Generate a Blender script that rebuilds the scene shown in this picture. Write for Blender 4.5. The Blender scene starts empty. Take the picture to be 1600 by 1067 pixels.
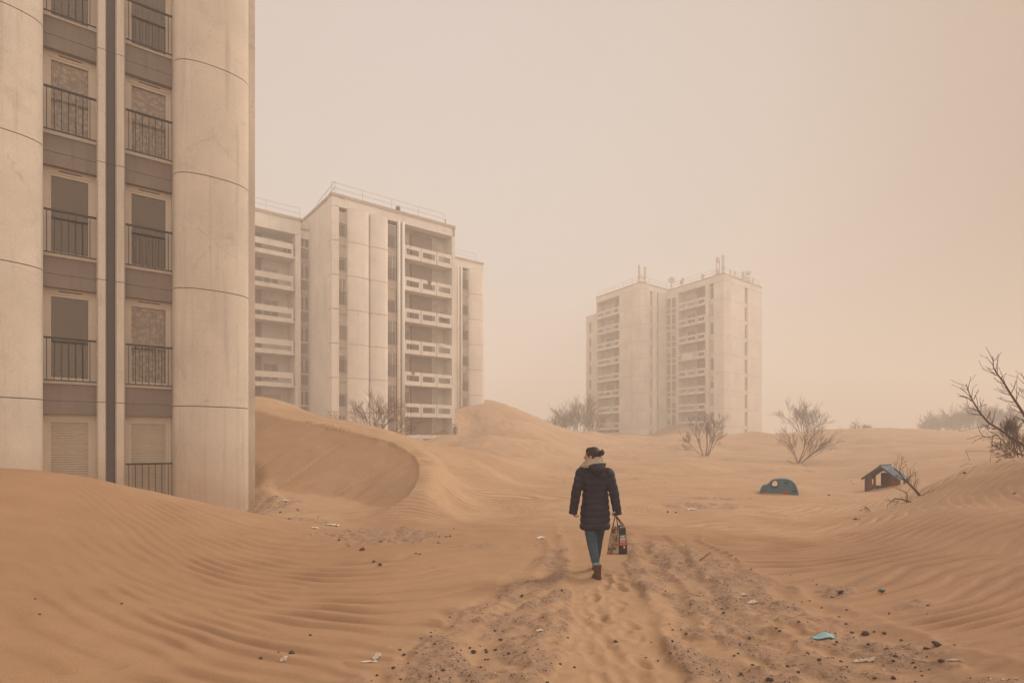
import bpy, bmesh, math, random
import numpy as np
from math import radians as R, sin, cos, pi, sqrt
from mathutils import Vector, Matrix, noise as mnoise

S = bpy.context.scene
COL = S.collection

# ------------------------------------------------------------------ camera
CAMZ, HOR, FOC = 1.6, 695.0, 900.0
cam = bpy.data.cameras.new('camera')
cam.sensor_width = 36.0
cam.lens = FOC / 1600.0 * 36.0
cam.shift_y = (HOR - 533.5) / 1600.0
cam.clip_start, cam.clip_end = 0.05, 2000.0
camo = bpy.data.objects.new('camera', cam)
camo.location = (0, 0, CAMZ)
camo.rotation_euler = (R(90), 0, 0)
COL.objects.link(camo)
S.camera = camo

# ------------------------------------------------------------------ world, sun, exposure
SUN_EL, SUN_AZ = R(37), R(62)       # azimuth from +Y towards +X
w = bpy.data.worlds.new('World'); S.world = w; w.use_nodes = True
nt = w.node_tree; nt.nodes.clear()
def N(t, **k):
    n = nt.nodes.new(t)
    for a, b in k.items(): setattr(n, a, b)
    return n
out = N('ShaderNodeOutputWorld')
bg1 = N('ShaderNodeBackground'); bg2 = N('ShaderNodeBackground'); addn = N('ShaderNodeAddShader')
sky = N('ShaderNodeTexSky', sky_type='NISHITA', sun_disc=False)
sky.sun_elevation = SUN_EL; sky.sun_rotation = SUN_AZ
sky.dust_density = 1.5; sky.air_density = 1.0; sky.ozone_density = 0.5
tint = N('ShaderNodeMix', data_type='RGBA', blend_type='MULTIPLY'); tint.inputs[0].default_value = 1
tint.inputs[7].default_value = (.38, .30, .22, 1)
nt.links.new(sky.outputs[0], tint.inputs[6]); nt.links.new(tint.outputs[2], bg1.inputs[0])
bg1.inputs[1].default_value = 0.05
# airborne dust: pale ahead, browner sideways; behind the camera, added fill for the facades
tc = N('ShaderNodeTexCoord')
dot = N('ShaderNodeVectorMath', operation='DOT_PRODUCT')
nt.links.new(tc.outputs['Generated'], dot.inputs[0])
bd = Vector((-.16, 1, .42)).normalized(); dot.inputs[1].default_value = bd
ramp = N('ShaderNodeValToRGB')
mr = N('ShaderNodeMapRange'); mr.inputs[1].default_value = -1; mr.inputs[2].default_value = 1
nt.links.new(dot.outputs['Value'], mr.inputs[0]); nt.links.new(mr.outputs[0], ramp.inputs[0])
cr = ramp.color_ramp
cr.elements[0].position = 0.0; cr.elements[0].color = (1.6, 1.38, 1.18, 1)
cr.elements[1].position = 1.0; cr.elements[1].color = (.63, .55, .50, 1)
e = cr.elements.new(.5); e.color = (1.12, .95, .80, 1)
e = cr.elements.new(.80); e.color = (.15, .095, .058, 1)
e = cr.elements.new(.68); e.color = (.33, .245, .18, 1)
e = cr.elements.new(.93); e.color = (.56, .465, .40, 1)
nt.links.new(ramp.outputs[0], bg2.inputs[0]); bg2.inputs[1].default_value = 0.86
nt.links.new(bg1.outputs[0], addn.inputs[0]); nt.links.new(bg2.outputs[0], addn.inputs[1])
nt.links.new(addn.outputs[0], out.inputs[0])

sl = bpy.data.lights.new('sun', 'SUN'); sl.energy = 2.7; sl.angle = R(20); sl.color = (1, .90, .78)
so = bpy.data.objects.new('sun', sl); COL.objects.link(so)
sd = Vector((sin(SUN_AZ) * cos(SUN_EL), cos(SUN_AZ) * cos(SUN_EL), sin(SUN_EL)))
so.rotation_euler = sd.to_track_quat('Z', 'Y').to_euler()
so.location = (0, 0, 60)

S.view_settings.view_transform = 'Standard'; S.view_settings.look = 'None'
S.view_settings.exposure = 0.26; S.view_settings.gamma = 1.0
S.render.engine = 'CYCLES'
S.cycles.use_denoising = True
S.cycles.max_bounces = 6; S.cycles.diffuse_bounces = 3; S.cycles.glossy_bounces = 3
S.cycles.transparent_max_bounces = 12; S.cycles.volume_bounces = 1

# ------------------------------------------------------------------ helpers
def ray(px, py, Y):
    return Vector(((px - 800) / FOC * Y, Y, CAMZ + (HOR - py) / FOC * Y))

def tag(o, label=None, cat=None, group=None, kind=None):
    if label: o['label'] = label
    if cat: o['category'] = cat
    if group: o['group'] = group
    if kind: o['kind'] = kind
    return o

def empty(name, loc=(0, 0, 0), rz=0, label=None, cat=None, group=None):
    o = bpy.data.objects.new(name, None); COL.objects.link(o)
    o.location = loc; o.rotation_euler = (0, 0, rz); o.empty_display_size = .2
    return tag(o, label, cat, group)

def mesh_obj(name, verts, faces, mat, parent=None, smooth=False, loc=None, mats=None, fm=None):
    me = bpy.data.meshes.new(name)
    me.from_pydata([tuple(v) for v in verts], [], faces)
    me.update()
    for m in (mats or [mat]): me.materials.append(m)
    if fm is not None: me.polygons.foreach_set('material_index', fm)
    if smooth: me.polygons.foreach_set('use_smooth', [True] * len(me.polygons))
    o = bpy.data.objects.new(name, me); COL.objects.link(o)
    if parent is not None: o.parent = parent
    if loc is not None: o.location = loc
    return o

class MB:
    """collects shapes; build() links them as one mesh object (world coords -> parent's origin)"""
    def __init__(s): s.v = []; s.f = []; s.m = []
    def add(s, vs, fs, mi=0):
        b = len(s.v); s.v += [tuple(v) for v in vs]
        s.f += [tuple(i + b for i in f) for f in fs]; s.m += [mi] * len(fs)
    def hexa(s, p, mi=0):   # p: 8 points, bottom 4 ccw then top 4
        s.add(p, [(3, 2, 1, 0), (4, 5, 6, 7), (0, 1, 5, 4), (1, 2, 6, 5), (2, 3, 7, 6), (3, 0, 4, 7)], mi)
    def box(s, x0, x1, y0, y1, z0, z1, mi=0):
        s.hexa([(x0, y0, z0), (x1, y0, z0), (x1, y1, z0), (x0, y1, z0),
                (x0, y0, z1), (x1, y0, z1), (x1, y1, z1), (x0, y1, z1)], mi)
    def tube(s, pts, rad, n=6, mi=0, cap=True):
        pts = [Vector(p) for p in pts]
        if not hasattr(rad, '__len__'): rad = [rad] * len(pts)
        rings = []; up = None
        for i, p in enumerate(pts):
            t = (pts[min(i + 1, len(pts) - 1)] - pts[max(i - 1, 0)])
            if t.length < 1e-9: t = Vector((0, 0, 1))
            t.normalize()
            if up is None:
                up = t.orthogonal().normalized()
            up = (up - t * up.dot(t))
            if up.length < 1e-6: up = t.orthogonal()
            up.normalize(); sd_ = t.cross(up)
            rings.append([p + (up * cos(2 * pi * k / n) + sd_ * sin(2 * pi * k / n)) * rad[i] for k in range(n)])
        vs = [v for r in rings for v in r]; fs = []
        for i in range(len(pts) - 1):
            for k in range(n):
                a = i * n + k; b = i * n + (k + 1) % n
                fs.append((a, b, b + n, a + n))
        if cap:
            fs.append(tuple(range(n - 1, -1, -1))); fs.append(tuple(range((len(pts) - 1) * n, len(pts) * n)))
        s.add(vs, fs, mi)
    def loft(s, rings, mi=0, cap=True):
        n = len(rings[0]); vs = [v for r in rings for v in r]; fs = []
        for i in range(len(rings) - 1):
            for k in range(n):
                a = i * n + k; b = i * n + (k + 1) % n
                fs.append((a, b, b + n, a + n))
        if cap:
            fs.append(tuple(range(n - 1, -1, -1))); fs.append(tuple(range((len(rings) - 1) * n, len(rings) * n)))
        s.add(vs, fs, mi)
    def ball(s, c, r, seg=12, rin=8, rot=None, mi=0):
        if not hasattr(r, '__len__'): r = (r, r, r)
        vs = []; fs = []
        M_ = rot or Matrix.Identity(3); c = Vector(c)
        for i in range(rin + 1):
            th = pi * i / rin
            for k in range(seg):
                ph = 2 * pi * k / seg
                vs.append(c + M_ @ Vector((r[0] * sin(th) * cos(ph), r[1] * sin(th) * sin(ph), r[2] * cos(th))))
        for i in range(rin):
            for k in range(seg):
                a = i * seg + k; b = i * seg + (k + 1) % seg
                fs.append((a, a + seg, b + seg, b))
        s.add(vs, fs, mi)
    def build(s, name, mat, parent=None, smooth=False, label=None):
        org = Vector((0, 0, 0))
        inv = None
        if parent is not None:
            m = Matrix.Identity(4); p = parent; chain = []
            while p is not None: chain.append(p); p = p.parent
            for q in reversed(chain):
                m = m @ (Matrix.Translation(q.location) @ q.rotation_euler.to_matrix().to_4x4())
            inv = m.inverted()
        vs = [inv @ Vector(v) for v in s.v] if inv is not None else s.v
        mats = mat if isinstance(mat, (list, tuple)) else [mat]
        o = mesh_obj(name, vs, s.f, None, parent, smooth, mats=mats, fm=s.m)
        if label: o['label'] = label
        return o

# ------------------------------------------------------------------ materials
def mat_new(name):
    m = bpy.data.materials.new(name); m.use_nodes = True
    t = m.node_tree; b = t.nodes['Principled BSDF']
    return m, t, b
def nn(t, ty, **k):
    n = t.nodes.new(ty)
    for a, b in k.items(): setattr(n, a, b)
    return n
def noise_node(t, scale, detail=4, rough=.6, coord='Object', mapping=None, dist=0):
    tcn = nn(t, 'ShaderNodeTexCoord'); n = nn(t, 'ShaderNodeTexNoise')
    n.inputs['Scale'].default_value = scale; n.inputs['Detail'].default_value = detail
    n.inputs['Roughness'].default_value = rough; n.inputs['Distortion'].default_value = dist
    if mapping:
        mp = nn(t, 'ShaderNodeMapping'); mp.inputs['Scale'].default_value = mapping
        t.links.new(tcn.outputs[coord], mp.inputs[0]); t.links.new(mp.outputs[0], n.inputs[0])
    else: t.links.new(tcn.outputs[coord], n.inputs[0])
    return n
def rampn(t, src, stops):
    r = nn(t, 'ShaderNodeValToRGB'); c = r.color_ramp
    c.elements[0].position = stops[0][0]; c.elements[0].color = (*stops[0][1], 1)
    c.elements[1].position = stops[-1][0]; c.elements[1].color = (*stops[-1][1], 1)
    for p, q in stops[1:-1]:
        e = c.elements.new(p); e.color = (*q, 1)
    t.links.new(src, r.inputs[0]); return r
def mixc(t, fac, a, b, mode='MIX'):
    m = nn(t, 'ShaderNodeMix', data_type='RGBA', blend_type=mode)
    for i, v in ((0, fac), (6, a), (7, b)):
        if isinstance(v, (int, float)): m.inputs[i].default_value = v
        elif isinstance(v, tuple): m.inputs[i].default_value = (*v, 1)
        else: t.links.new(v, m.inputs[i])
    return m.outputs[2]
def bumpn(t, b, src, strength, dist, chain=None):
    bp = nn(t, 'ShaderNodeBump'); bp.inputs['Strength'].default_value = strength
    bp.inputs['Distance'].default_value = dist
    t.links.new(src, bp.inputs['Height'])
    if chain is not None: t.links.new(chain.outputs[0], bp.inputs['Normal'])
    t.links.new(bp.outputs[0], b.inputs['Normal']); return bp
def simple(name, col, rough=.8, var=.25, scale=3, metal=0, spec=.3, stretch=None, bump=0):
    m, t, b = mat_new(name)
    n = noise_node(t, scale, 6, .65, mapping=stretch)
    lo = tuple(c * (1 - var) for c in col); hi = tuple(min(1, c * (1 + var)) for c in col)
    r = rampn(t, n.outputs[0], [(.25, lo), (.75, hi)])
    t.links.new(r.outputs[0], b.inputs['Base Color'])
    b.inputs['Roughness'].default_value = rough; b.inputs['Metallic'].default_value = metal
    b.inputs['Specular IOR Level'].default_value = spec
    if bump: bumpn(t, b, n.outputs[0], .5, bump)
    return m
def concrete(name, col, dirt=.5, streak=.5, scale=1.0, crack=0.0, dust=0.0):
    m, t, b = mat_new(name)
    n1 = noise_node(t, .6 * scale, 6, .6)
    n2 = noise_node(t, 2.2 * scale, 8, .7, mapping=(2.2, 2.2, .10))       # rain streaks
    n3 = noise_node(t, 26 * scale, 5, .7)
    base = rampn(t, n1.outputs[0], [(.3, tuple(c * .86 for c in col)), (.7, tuple(c * 1.08 for c in col))])
    st = rampn(t, n2.outputs[0], [(.52, (0, 0, 0)), (.78, (1, 1, 1))])
    k = nn(t, 'ShaderNodeMath', operation='MULTIPLY'); k.inputs[1].default_value = streak
    t.links.new(st.outputs[0], k.inputs[0])
    c1 = mixc(t, k.outputs[0], base.outputs[0], tuple(c * .62 for c in col))
    sp = rampn(t, n3.outputs[0], [(.3, (.85, .85, .85)), (.7, (1.08, 1.08, 1.08))])
    c2 = mixc(t, dirt, c1, sp.outputs[0], 'MULTIPLY')
    n5 = noise_node(t, 1.3 * scale, 9, .72, dist=.6)
    pt = rampn(t, n5.outputs[0], [(.32, (.86, .84, .82)), (.44, (1, 1, 1)), (.62, (1, 1, 1)), (.74, (1.06, 1.06, 1.05))])
    c2 = mixc(t, 1, c2, pt.outputs[0], 'MULTIPLY')
    vk = nn(t, 'ShaderNodeTexVoronoi', feature='DISTANCE_TO_EDGE'); vk.inputs['Scale'].default_value = .55 * scale
    tk = nn(t, 'ShaderNodeTexCoord'); nk_ = noise_node(t, 2.5 * scale, 5, .7)
    va = nn(t, 'ShaderNodeVectorMath', operation='ADD'); vs_ = nn(t, 'ShaderNodeVectorMath', operation='SCALE'); vs_.inputs['Scale'].default_value = .5
    t.links.new(nk_.outputs['Color'], vs_.inputs[0]); t.links.new(tk.outputs['Object'], va.inputs[0]); t.links.new(vs_.outputs[0], va.inputs[1]); t.links.new(va.outputs[0], vk.inputs[0])
    cr_ = rampn(t, vk.outputs['Distance'], [(.0, (1, 1, 1)), (.006, (0, 0, 0))])
    n6 = noise_node(t, .9 * scale, 3, .5); gate = rampn(t, n6.outputs[0], [(.52, (0, 0, 0)), (.6, (1, 1, 1))])
    mm = nn(t, 'ShaderNodeMath', operation='MULTIPLY'); t.links.new(cr_.outputs[0], mm.inputs[0]); t.links.new(gate.outputs[0], mm.inputs[1])
    m2 = nn(t, 'ShaderNodeMath', operation='MULTIPLY'); m2.inputs[1].default_value = crack; t.links.new(mm.outputs[0], m2.inputs[0])
    c2 = mixc(t, m2.outputs[0], c2, tuple(c * .4 for c in col))
    if dust:      # blown sand clinging to the foot of the wall
        gp = nn(t, 'ShaderNodeNewGeometry'); sx = nn(t, 'ShaderNodeSeparateXYZ'); t.links.new(gp.outputs['Position'], sx.inputs[0])
        ma = nn(t, 'ShaderNodeMath', operation='MULTIPLY_ADD'); ma.inputs[1].default_value = 2.2; t.links.new(n5.outputs[0], ma.inputs[0]); t.links.new(sx.outputs[2], ma.inputs[2])
        dr = rampn(t, ma.outputs[0], [(.0, (1, 1, 1)), (1.0, (0, 0, 0))]); dr.color_ramp.interpolation = 'EASE'
        mr_ = nn(t, 'ShaderNodeMapRange'); mr_.inputs[1].default_value = .7; mr_.inputs[2].default_value = 3.4; t.links.new(ma.outputs[0], mr_.inputs[0]); t.links.new(mr_.outputs[0], dr.inputs[0])
        dm = nn(t, 'ShaderNodeMath', operation='MULTIPLY'); dm.inputs[1].default_value = dust; t.links.new(dr.outputs[0], dm.inputs[0])
        c2 = mixc(t, dm.outputs[0], c2, (.40, .27, .18))
    t.links.new(c2, b.inputs['Base Color'])
    b.inputs['Roughness'].default_value = .9; b.inputs['Specular IOR Level'].default_value = .2
    bumpn(t, b, n3.outputs[0], .35, .01 / scale)
    return m
M = {}
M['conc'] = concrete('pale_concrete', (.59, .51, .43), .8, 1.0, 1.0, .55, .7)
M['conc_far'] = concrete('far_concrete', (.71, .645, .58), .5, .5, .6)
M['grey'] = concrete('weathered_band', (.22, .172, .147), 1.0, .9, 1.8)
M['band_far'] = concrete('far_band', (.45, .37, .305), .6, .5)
M['frame'] = simple('cream_frame', (.52, .43, .34), .6, .08)
M['white'] = simple('white_frame', (.60, .54, .46), .6, .06)
M['rail'] = simple('dark_rail', (.016, .012, .012), .5, .2)
M['pipe'] = simple('dark_pipe', (.060, .046, .048), .6, .25, 2, stretch=(1, 1, .2))
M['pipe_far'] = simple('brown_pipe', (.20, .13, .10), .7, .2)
M['seam'] = simple('joint_sealant', (.12, .085, .065), .95, .3, 6)
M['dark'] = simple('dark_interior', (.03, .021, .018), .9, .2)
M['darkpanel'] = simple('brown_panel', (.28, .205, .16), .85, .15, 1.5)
M['winfar'] = simple('far_window_pane', (.23, .18, .145), .25, .3, .7, spec=.5)
M['shutter'] = simple('roller_shutter', (.42, .34, .265), .6, .06)
M['shutfar'] = simple('far_shutter', (.52, .45, .37), .7, .08)
M['metal_far'] = simple('roof_metal', (.50, .43, .37), .5, .2)
M['antenna'] = simple('antenna_grey', (.52, .47, .42), .5, .15)
m, t, b = mat_new('window_glass')
t.nodes.remove(b)
tr = nn(t, 'ShaderNodeBsdfTransparent'); tr.inputs[0].default_value = (.93, .90, .87, 1)
gl = nn(t, 'ShaderNodeBsdfGlossy'); gl.inputs['Roughness'].default_value = .03; gl.inputs[0].default_value = (.75, .60, .50, 1)
fr = nn(t, 'ShaderNodeFresnel'); fr.inputs[0].default_value = 1.45
ad = nn(t, 'ShaderNodeMath', operation='ADD'); ad.inputs[1].default_value = .03
mx = nn(t, 'ShaderNodeMixShader')
t.links.new(fr.outputs[0], ad.inputs[0]); t.links.new(ad.outputs[0], mx.inputs[0])
t.links.new(tr.outputs[0], mx.inputs[1]); t.links.new(gl.outputs[0], mx.inputs[2])
t.links.new(mx.outputs[0], t.nodes['Material Output'].inputs[0])
M['glass'] = m
# lace curtain: pleats and a floral weave
m, t, b = mat_new('lace_curtain')
vo = nn(t, 'ShaderNodeTexVoronoi'); vo.inputs['Scale'].default_value = 9
tc_ = nn(t, 'ShaderNodeTexCoord'); t.links.new(tc_.outputs['Object'], vo.inputs[0])
n4 = noise_node(t, 20, 4, .7)
a_ = mixc(t, .5, vo.outputs['Distance'], n4.outputs[0])
r_ = rampn(t, a_, [(.20, (.74, .68, .62)), (.34, (.50, .45, .40)), (.60, (.27, .235, .21))])
t.links.new(r_.outputs[0], b.inputs['Base Color']); b.inputs['Roughness'].default_value = .95
M['curtain'] = m

# sand
m, t, b = mat_new('sand')
at = nn(t, 'ShaderNodeAttribute', attribute_name='gravel')
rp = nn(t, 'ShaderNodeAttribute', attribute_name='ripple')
nA = noise_node(t, .22, 5, .6); nB = noise_node(t, 2.3, 6, .65); nC = noise_node(t, 95, 5, .8); nD = noise_node(t, 24, 5, .75)
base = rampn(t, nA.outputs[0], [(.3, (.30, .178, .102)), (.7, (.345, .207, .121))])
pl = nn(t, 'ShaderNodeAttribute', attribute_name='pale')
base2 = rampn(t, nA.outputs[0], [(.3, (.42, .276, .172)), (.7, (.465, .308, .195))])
basec = mixc(t, pl.outputs['Fac'], base.outputs[0], base2.outputs[0])  # lens vignetting and haze brightening mixed into the sand colour
v1 = rampn(t, nB.outputs[0], [(.3, (.93, .92, .90)), (.7, (1.06, 1.06, 1.06))])
c1 = mixc(t, 1, basec, v1.outputs[0], 'MULTIPLY')
v2 = rampn(t, nC.outputs[0], [(.25, (.70, .67, .65)), (.5, (1, 1, 1)), (.75, (1.25, 1.25, 1.24))])
c2 = mixc(t, 1.0, c1, v2.outputs[0], 'MULTIPLY')
g1 = rampn(t, nD.outputs[0], [(.3, (.29, .185, .130)), (.55, (.355, .235, .165)), (.75, (.41, .275, .19))])
vor = nn(t, 'ShaderNodeTexVoronoi'); vor.inputs['Scale'].default_value = 45
tc2 = nn(t, 'ShaderNodeTexCoord'); t.links.new(tc2.outputs['Object'], vor.inputs[0])
vr = rampn(t, vor.outputs['Color'], [(.15, (.45, .40, .38)), (.3, (1, 1, 1)), (.9, (1.1, 1.1, 1.1))])
g2 = mixc(t, .8, g1.outputs[0], vr.outputs[0], 'MULTIPLY')
gm = nn(t, 'ShaderNodeMath', operation='MULTIPLY'); gm.inputs[1].default_value = .8; gm.use_clamp = True
t.links.new(at.outputs['Fac'], gm.inputs[0])
c3 = mixc(t, gm.outputs[0], c2, g2)
# ripple troughs darkened: lee shade painted in, together with coarser darker grains
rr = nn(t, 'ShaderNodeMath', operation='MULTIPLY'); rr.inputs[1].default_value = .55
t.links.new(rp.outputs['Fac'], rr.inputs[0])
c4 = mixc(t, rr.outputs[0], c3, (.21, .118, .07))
t.links.new(c4, b.inputs['Base Color']); b.inputs['Roughness'].default_value = .95
b.inputs['Specular IOR Level'].default_value = .15
b1 = bumpn(t, b, nC.outputs[0], .25, .004)
ml = nn(t, 'ShaderNodeMath', operation='MULTIPLY'); t.links.new(nD.outputs[0], ml.inputs[0]); t.links.new(gm.outputs[0], ml.inputs[1])
bumpn(t, b, ml.outputs[0], .8, .05, b1)
M['sand'] = m
M['stone'] = simple('dark_stone', (.075, .045, .036), .9, .45, 30, bump=.01)
M['stone_pale'] = simple('pale_chip', (.55, .44, .36), .9, .25, 30)
M['bark'] = simple('dry_bark', (.105, .06, .042), .9, .3, 20)
M['bark_mid'] = simple('mid_bark', (.17, .095, .065), .9, .25, 8)
M['bark_far'] = simple('far_bark', (.16, .10, .07), .9, .2, 4)
M['deadleaf'] = simple('dead_leaf', (.11, .055, .035), .9, .35, 20)
HAZE_D = 0.0062
# ------------------------------------------------------------------ terrain
CTRL = []      # (x, y, z)
def cp(px, py, Y): v = ray(px, py, Y); CTRL.append((v.x, v.y, v.z))
for a in [ # foreground left dune
 (0,738,7.5),(50,739,7.8),(100,742,8.2),(180,757,9),(270,776,10),(330,788,10.6),(385,799,11),(450,812,11),(520,828,10.6),
 (0,820,6.2),(0,900,5),(0,1067,3.3),(200,1067,3.6),(200,900,6),(200,820,7.6),(400,1067,3.85),(400,900,7),(400,840,9),
 (600,1067,3.87),(600,900,7.02),(600,855,9),(520,860,8.9),(800,1067,3.87),(800,900,7.02),(800,850,9.3),(800,815,12),
 (700,830,10.7),(700,790,14),(800,780,16),(900,790,15),(950,900,7.02),(950,1067,3.87),
 # right foreground
 (1100,1067,3.87),(1100,900,7.02),(1100,840,9.9),(1300,1067,3.8),(1300,900,6.8),(1300,850,8.8),(1450,1067,3.55),(1450,950,5),
 (1450,880,6.8),(1600,1067,3.1),(1600,950,4.6),(1600,860,7),(1600,790,9.3),(1500,800,9.2),(1500,850,7.6),
 (1600,715,12.5),(1540,722,12.8),(1500,738,12.8),(1460,757,12.8),(1435,776,12.6),(1380,800,11.7),(1320,825,10.8),
 (1800,708,13),(1350,766,20),(1400,756,19.3),(1420,752,20.5),(1380,778,17),(1217,770,18),(1300,772,18),(1050,800,13.8),(1180,790,15),
 (1000,760,20),(900,760,20),(800,750,23),(1000,735,30),(900,730,32),(1100,720,40),(1000,715,42),(900,705,50),(850,715,38),(800,724,30),
 (1102,714,45),(1248,722,38),(1200,735,32),(1350,720,34),(1400,700,45),(1300,690,55),(950,693,60),(1050,690,60),(1000,684,72),
 (1500,700,35),(1450,712,30),
 # skyline dunes on the right
 (1200,680,62),(1245,678,61),(1290,676,60),(1350,672,60),(1430,672,60),(1500,676,58),(1560,682,52),(1600,690,45),
 (930,678,75),(1000,682,76),(1100,681,75),(1160,680,72),(1050,664,96),(1020,681,90),(870,673,70),(900,676,72),(960,677,92),(1100,672,90),
 # dune beside the second tower
 (712,648,60),(740,634,63),(765,628,66),(800,638,65),(820,645,65),(850,659,65),(880,671,66),(712,680,53.5),(730,672,56),(760,680,48),(800,690,45),(850,695,45),
 (640,690,49),(600,690,46),(690,691,50),
 # the big ridge
 (399,625,28),(456,634,27.5),(532,654,26.5),(582,666,26),(633,680,25),(684,694,25),(747,711,24.5),(780,719,25),
 (700,720,20.5),(700,740,18.6),(700,770,15),(750,760,17.5),(720,755,17),(760,735,21)]:
    cp(*a)
CTRL += [(-8.9,10,.8),(-8.9,11.5,.6),(-7.4,12.5,.3),(-6.2,13,-.05),(-12,12,.9),(-14,16,1.2),(-9.8,9.5,1.2),(-10,6,1.3),(-8,4,1.0),(-12,0,.8),
 (-9.5,15,.0),(-7.4,15.6,-.2),(-8.0,16.4,.0),
 (12,9,1.3),(7,3,.75),(7.5,6.5,.85),(9,7,.9),(14.2,16,.9),(12.6,16,.5),(11,16,.15),(20,20,1.6),(10,0,.8),(0,-4,0),(-4,-4,.2),(4,-4,.2),(0,1.5,0),
 (-15.1,34,3.0),(-10,34,1.9),(-6.5,34,1.2),(-3.5,34,.9),(-20,34,3.5),(-17,24,4.0),(-18,28,4.2),
 (-20,42,2.2),(-14,42,2.0),(-8,43,1.7),(-25,60,2),(-12,70,3.5),(0,85,4.2),(10,80,3.1),(32,84,2.0),(45,84,2.0),(60,84,2.4),(45,110,2.6),(0,130,3.),(60,60,3.4),
 (20,110,3),(-30,110,3),(60,130,3),(80,100,3),(0,-40,0),(-50,0,2),(50,0,2),(-60,60,3),(90,60,3),(0,250,2.5),(150,200,2.5),(-150,200,2.5),(200,0,2),(-200,0,2),(0,-200,1)]
# slip face: brink line, a point just in front and just behind it, and its foot
BR = [(200,600,30),(330,625,25.0),(399,640,23),(438,652,22),(500,663,21),(557,676,20),(608,690,18.8),(630,701,18.1),(641,709,17.6),(650,719,16.8),(654,729,16.1),(654,741,15.3),(651,752,14.8),(646,762,14.3),(638,772,13.8),(622,784,13.4)]
FT = [(250,750,21),(330,755,20),(395,758,18.2),(400,768,17.0),(420,783,15.6),(450,793,14.4),(480,799,13.8),(532,803,13.3),(580,800,13.1),(606,794,13.05)]
br = [ray(*a) for a in BR]
def resample(ps, step):
    o = [ps[0]]
    for a, b_ in zip(ps[:-1], ps[1:]):
        n = max(1, int((b_ - a).length / step))
        o += [a.lerp(b_, (k + 1) / n) for k in range(n)]
    return o
brd = resample(br, .45)
SLIP = []
for i, p in enumerate(brd):
    q = (brd[min(i + 1, len(brd) - 1)] - brd[max(i - 1, 0)]); q.z = 0; q.normalize()
    nrm = Vector((q.y, -q.x, 0))                # towards the camera / left = slip side
    if nrm.dot(Vector((-6.5, 14.5, 0)) - p) < 0: nrm = -nrm
    k = min(1, (p.z - .15) / .9); k = max(.15, k)
    CTRL.append(tuple(p))
    a = p - nrm * .5; CTRL.append((a.x, a.y, p.z + (.03 if p.x < -4.6 else -.02)))
for a in FT: cp(*a)
CT = np.array(CTRL)
def warp(x, y):
    r = np.sqrt(x * x + y * y) + 1e-9
    f = np.log1p(r / 6.0) / r * 6.0
    return x * f, y * f
def tps(r2): return np.where(r2 > 1e-12, .5 * r2 * np.log(np.maximum(r2, 1e-12)), 0)
_TX, _TY = warp(CT[:, 0], CT[:, 1]); _TN = len(CT)
# far points matter in metres, near ones in millimetres: fit the elevation angle-like value z/(1+r/12)
def zs(x, y): return 1.0 + np.sqrt(x * x + y * y) / 12.0
A = np.zeros((_TN + 3, _TN + 3))
A[:_TN, :_TN] = tps((_TX[:, None] - _TX) ** 2 + (_TY[:, None] - _TY) ** 2) + np.eye(_TN) * 2e-5
A[:_TN, _TN] = A[_TN, :_TN] = 1; A[:_TN, _TN + 1] = A[_TN + 1, :_TN] = _TX; A[:_TN, _TN + 2] = A[_TN + 2, :_TN] = _TY
_TW = np.linalg.solve(A, np.concatenate([CT[:, 2] / zs(CT[:, 0], CT[:, 1]), [0, 0, 0]]))
def base_h(x, y):
    sh = x.shape; x = x.ravel(); y = y.ravel(); o = np.empty(len(x))
    for i in range(0, len(x), 20000):
        a, b_ = warp(x[i:i + 20000], y[i:i + 20000])
        K = tps((a[:, None] - _TX) ** 2 + (b_[:, None] - _TY) ** 2)
        o[i:i + 20000] = (K @ _TW[:_TN] + _TW[_TN] + _TW[_TN + 1] * a + _TW[_TN + 2] * b_) * zs(x[i:i + 20000], y[i:i + 20000])
    return o.reshape(sh)

def pdist(x, y, P):
    best = np.full(x.shape, 1e9); zz = np.zeros(x.shape)
    for a, b_ in zip(P[:-1], P[1:]):
        dx, dy = b_[0] - a[0], b_[1] - a[1]
        t_ = np.clip(((x - a[0]) * dx + (y - a[1]) * dy) / (dx * dx + dy * dy + 1e-12), 0, 1)
        d = np.hypot(x - a[0] - t_ * dx, y - a[1] - t_ * dy)
        k = d < best; best[k] = d[k]; zz[k] = (a[2] + t_ * (b_[2] - a[2]))[k]
    return best, zz
rng = np.random.default_rng(7)
def spec_tex(n, L, kx0, ky0, bw, cplx):
    """filtered noise on an n*n torus of side L metres; kx0, ky0 = centre frequency in cycles/m"""
    f = np.fft.fftfreq(n, L / n); KX, KY = np.meshgrid(f, f)
    W = np.fft.fft2(rng.standard_normal((n, n)))
    H = np.exp(-(((KX - kx0) / bw[0]) ** 2 + ((KY - ky0) / bw[1]) ** 2) / 2)
    r = np.fft.ifft2(W * H)
    if not cplx: r = r.real; return r / r.std()
    return r / np.sqrt((np.abs(r) ** 2).mean() / 1.0)
def samp(T, L, x, y):
    n = T.shape[0]; u = (x / L % 1) * n; v = (y / L % 1) * n
    i = np.floor(u).astype(int) % n; j = np.floor(v).astype(int) % n; fu = u - np.floor(u); fv = v - np.floor(v)
    i2 = (i + 1) % n; j2 = (j + 1) % n
    return (T[j, i] * (1 - fu) + T[j, i2] * fu) * (1 - fv) + (T[j2, i] * (1 - fu) + T[j2, i2] * fu) * fv
LT = 32.0; NT = 1280
RIP = spec_tex(NT, LT, 0.0, 3.8, (.40, .42), True)
RIP2 = spec_tex(NT, LT, 0.0, 2.9, (.34, .36), True)
LOW = spec_tex(256, 40.0, 0, 0, (.16, .16), False)
MID = spec_tex(512, 24.0, 0, 0, (.9, .9), False)
FIN = spec_tex(1024, 20.0, 0, 0, (5., 5.), False)
VFN = spec_tex(1024, 10.0, 0, 0, (14., 14.), False)
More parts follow.
